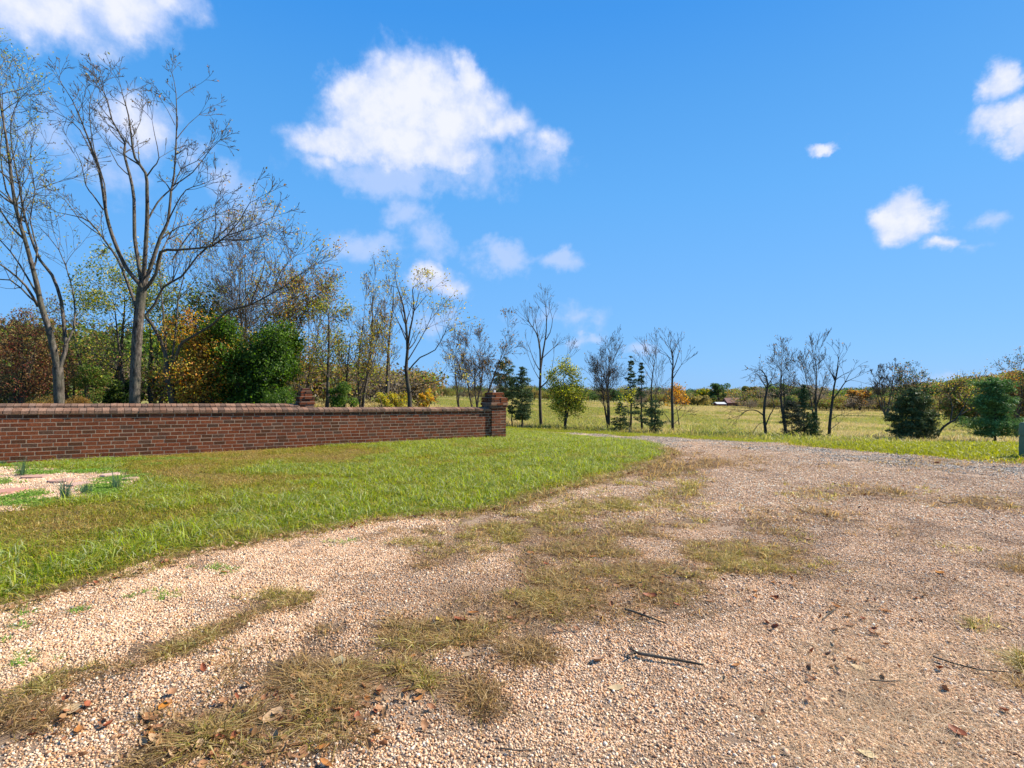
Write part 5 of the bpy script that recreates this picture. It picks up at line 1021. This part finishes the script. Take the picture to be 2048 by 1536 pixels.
for kk, (col, lab) in dict(brown=(BRN, 'small curled brown dead leaf lying on gravel, weeds or lawn'), tan=((.5, .34, .2), 'small pale tan dead leaf lying on gravel, weeds or lawn'), orange=((.5, .2, .05), 'small orange-brown dead leaf lying on gravel, weeds or lawn')).items():
    ms = [leaf_mesh(.055, col, random.uniform(.12, .4)) for _ in range(4)]
    for (a, b) in spots[kk]:
        o = place_leaf(a, max(b, 900), 0, col, lab, 'small %s fallen leaves' % kk, me=random.choice(ms)); sc_ = random.uniform(.6, 1.3); o.scale = (sc_, sc_ * random.uniform(.7, 1), sc_)
        if wall_front(np.array(o.location.x), np.array(o.location.y)) < .1: bpy.data.objects.remove(o)
# leaf litter at the lawn rim (uncountable)
LT = proto_collection('litter', [leaf_mesh(.05, c_, random.uniform(.3, .8)) for c_ in (BRN, RED, (.42, .22, .09), (.5, .33, .18), (.38, .16, .07), BRN)])
P = []
for a, b in zip(edge_near[:-1], edge_near[1:]):
    for _ in range(int((b - a).length * 26)):
        p = a.lerp(b, random.random()); o = abs(random.gauss(0, .05)); P.append((p.x + o * .4, p.y - o, .03))
for (a, b, rx, ry, nn) in [(1300, 1170, 220, 45, 110), (650, 1420, 170, 65, 120), (400, 1490, 160, 40, 50), (1370, 915, 60, 14, 120), (1500, 900, 200, 8, 60), (1100, 1230, 120, 40, 40), (1800, 1000, 200, 40, 60), (1750, 1300, 250, 120, 60), (150, 1460, 150, 50, 30)]:
    for _ in range(nn): g = G(random.gauss(a, rx * .6), max(880, random.gauss(b, ry * .6))); P.append((g.x, g.y, g.z + .022))
n = len(P); ro = rz(n); ro[:, 0] = RNG.normal(0, .4, n); ro[:, 1] = RNG.normal(0, .4, n)
tag(scatter('leaf_litter', np.array(P), ro, RNG.uniform(.35, .95, (n, 1)) * np.ones((n, 3)), RNG.integers(0, 6, n), LT), 'brown leaf litter along the lawn rim and in the weed patches', 'leaf litter', kind='stuff')

# ------------------------------------------------------------------ world, sun, camera
AZ, EL = math.radians(72), math.radians(41)            # azimuth from +Y towards +X
w = bpy.data.worlds.new('World'); S.world = w; w.use_nodes = True; nt = NT(w.node_tree)
sky = nt.add('ShaderNodeTexSky', sky_type='NISHITA', sun_disc=False, sun_elevation=EL, sun_rotation=AZ, altitude=200, air_density=1.0, dust_density=.25, ozone_density=2.2)
dirv = nt.add('ShaderNodeTexCoord').outputs['Generated']; sp = nt.add('ShaderNodeSeparateXYZ', {0: dirv}).outputs
az = nt.math('ARCTAN2', sp[0], sp[1]); el = nt.math('ARCSINE', sp[2])
ge = nt.math('MULTIPLY', el, 1., clamp=True)
grad = nt.ramp(ge, [(0, (1.45, 3.45, 6.4)), (.06, (1.3, 3.4, 6.6)), (.16, (1.12, 3.22, 6.6)), (.33, (.78, 2.9, 6.4)), (.47, (.54, 2.5, 6.0)), (.60, (.30, 2.1, 5.8)), (1., (.2, 1.2, 3.6))])
skyc = nt.mix(.9, sky.outputs[0], grad)
ae = nt.add('ShaderNodeCombineXYZ', {0: az, 1: el, 2: 0.}).outputs[0]
wn = nt.add('ShaderNodeTexNoise', {'Vector': ae, 'Scale': 9., 'Detail': 6., 'Roughness': .6}).outputs[1]
wv = nt.add('ShaderNodeVectorMath', {0: wn, 1: (.5, .5, .5)}, operation='SUBTRACT').outputs[0]
wv = nt.add('ShaderNodeVectorMath', {0: wv, 1: (.12, .10, 0)}, operation='MULTIPLY').outputs[0]
aw = nt.add('ShaderNodeVectorMath', {0: ae, 1: wv}, operation='ADD').outputs[0]
def blobs(L):
    acc = None
    for (px, py, rx, ry, s) in L:
        u = (px - CX) / F; v = -(py - HY) / F; a0 = math.atan2(u, 1); e0 = math.atan2(v, math.hypot(u, 1)); ra = rx / F / (1 + u * u); re = ry / F * math.cos(a0) / (1 + (v * math.cos(a0)) ** 2)
        d = nt.add('ShaderNodeVectorMath', {0: aw, 1: (a0, e0, 0)}, operation='SUBTRACT').outputs[0]; d = nt.add('ShaderNodeVectorMath', {0: d, 1: (1 / ra, 1 / re, 0)}, operation='MULTIPLY').outputs[0]
        l = nt.add('ShaderNodeVectorMath', {0: d}, operation='LENGTH').outputs['Value']; t = nt.math('MULTIPLY', nt.math('SUBTRACT', 1., l), s)
        acc = t if acc is None else nt.add('ShaderNodeMath', {0: acc, 1: t, 2: .12}, operation='SMOOTH_MAX').outputs[0]
    return acc
THICK = [(830, 185, 135, 118, 1.1), (800, 270, 190, 75, 1.), (760, 230, 130, 90, 1), (900, 230, 130, 95, 1), (700, 175, 75, 60, .8), (930, 165, 55, 60, .9), (680, 290, 130, 50, .9), (840, 300, 190, 55, .8), (1010, 265, 80, 50, .55), (1090, 290, 55, 38, .5), (640, 325, 60, 35, .4),
         (60, 15, 220, 95, .9), (220, 0, 180, 95, .8), (330, 0, 120, 55, .5), (270, 240, 120, 80, .55), (390, 300, 60, 60, .3), (1805, 425, 80, 52, .95), (1850, 430, 60, 40, .7), (1885, 480, 42, 24, .6), (1645, 300, 42, 20, .8), (1985, 180, 50, 45, .7), (2020, 245, 95, 48, .8), (2060, 270, 70, 40, .7), (855, 548, 52, 48, .8), (880, 575, 60, 35, .6)]
THIN = [(780, 340, 230, 60, .6), (1000, 330, 160, 50, .4), (810, 420, 80, 50, .6), (860, 470, 60, 50, .45), (740, 485, 80, 40, .5), (1000, 520, 80, 38, .6), (1110, 515, 70, 26, .55), (820, 350, 160, 50, .5), (1165, 688, 35, 15, .5), (1960, 435, 60, 20, .45), (450, 350, 80, 40, .4), (880, 645, 60, 30, .35), (1120, 640, 110, 30, .3), (1270, 695, 40, 18, .45), (1885, 750, 45, 18, .4), (1930, 485, 60, 16, .3), (120, 300, 180, 100, .35), (480, 440, 80, 60, .3)]
b1 = blobs(THICK); b2 = blobs(THIN)
fb = nt.add('ShaderNodeTexNoise', {'Vector': ae, 'Scale': 14., 'Detail': 9., 'Roughness': .58, 'Distortion': .2}).outputs[0]
fb2 = nt.add('ShaderNodeTexNoise', {'Vector': ae, 'Scale': 30., 'Detail': 8., 'Roughness': .6}).outputs[0]
fbm = nt.math('SUBTRACT', nt.math('ADD', nt.math('MULTIPLY', fb, .65), nt.math('MULTIPLY', fb2, .35)), .5)
den = nt.math('ADD', b1, nt.math('MULTIPLY', fbm, 1.0)); D1 = nt.smooth(den, -.04, .50)
D2 = nt.math('MULTIPLY', nt.smooth(nt.math('ADD', b2, nt.math('MULTIPLY', fbm, 1.7)), -.05, .5), .60)
D = nt.math('MAXIMUM', nt.math('MULTIPLY', D1, .97), D2)
front = nt.smooth(sp[1], 0., .15); D = nt.math('MULTIPLY', D, front)
ccol = nt.mix(nt.smooth(nt.math('ADD', den, nt.math('MULTIPLY', nt.math('SUBTRACT', fb2, .5), 1.6)), .1, 1.0), (4.3, 4.95, 6.9), (6.0, 6.15, 6.75))
final = nt.mix(D, skyc, ccol)
bg = nt.add('ShaderNodeBackground', {'Color': final, 'Strength': .0835}); o = nt.add('ShaderNodeOutputWorld'); nt.link(bg.outputs[0], o.inputs[0])
w.cycles.sampling_method = 'MANUAL'; w.cycles.sample_map_resolution = 512
sd = bpy.data.lights.new('sun', 'SUN'); sd.energy = 5.0; sd.angle = math.radians(.5); sd.color = (1, .93, .80)
so = bpy.data.objects.new('sun', sd); COL.objects.link(so); tv = Vector((math.sin(AZ) * math.cos(EL), math.cos(AZ) * math.cos(EL), math.sin(EL)))
so.rotation_euler = (-tv).to_track_quat('-Z', 'Y').to_euler()
cd = bpy.data.cameras.new('camera'); co = bpy.data.objects.new('camera', cd); COL.objects.link(co); co.location = (0, 0, CAMZ); co.rotation_euler = (math.pi / 2, 0, 0)
cd.sensor_width = 36; cd.lens = F / 2048 * 36; cd.shift_y = (HY - 768) / 2048; cd.clip_end = 6000; cd.clip_start = .05; S.camera = co
S.render.engine = 'CYCLES'; S.cycles.max_bounces = 4; S.cycles.transmission_bounces = 2; S.cycles.diffuse_bounces = 2
S.view_settings.view_transform = 'Standard'; S.view_settings.look = 'None'; S.view_settings.gamma = 1; S.view_settings.exposure = .87
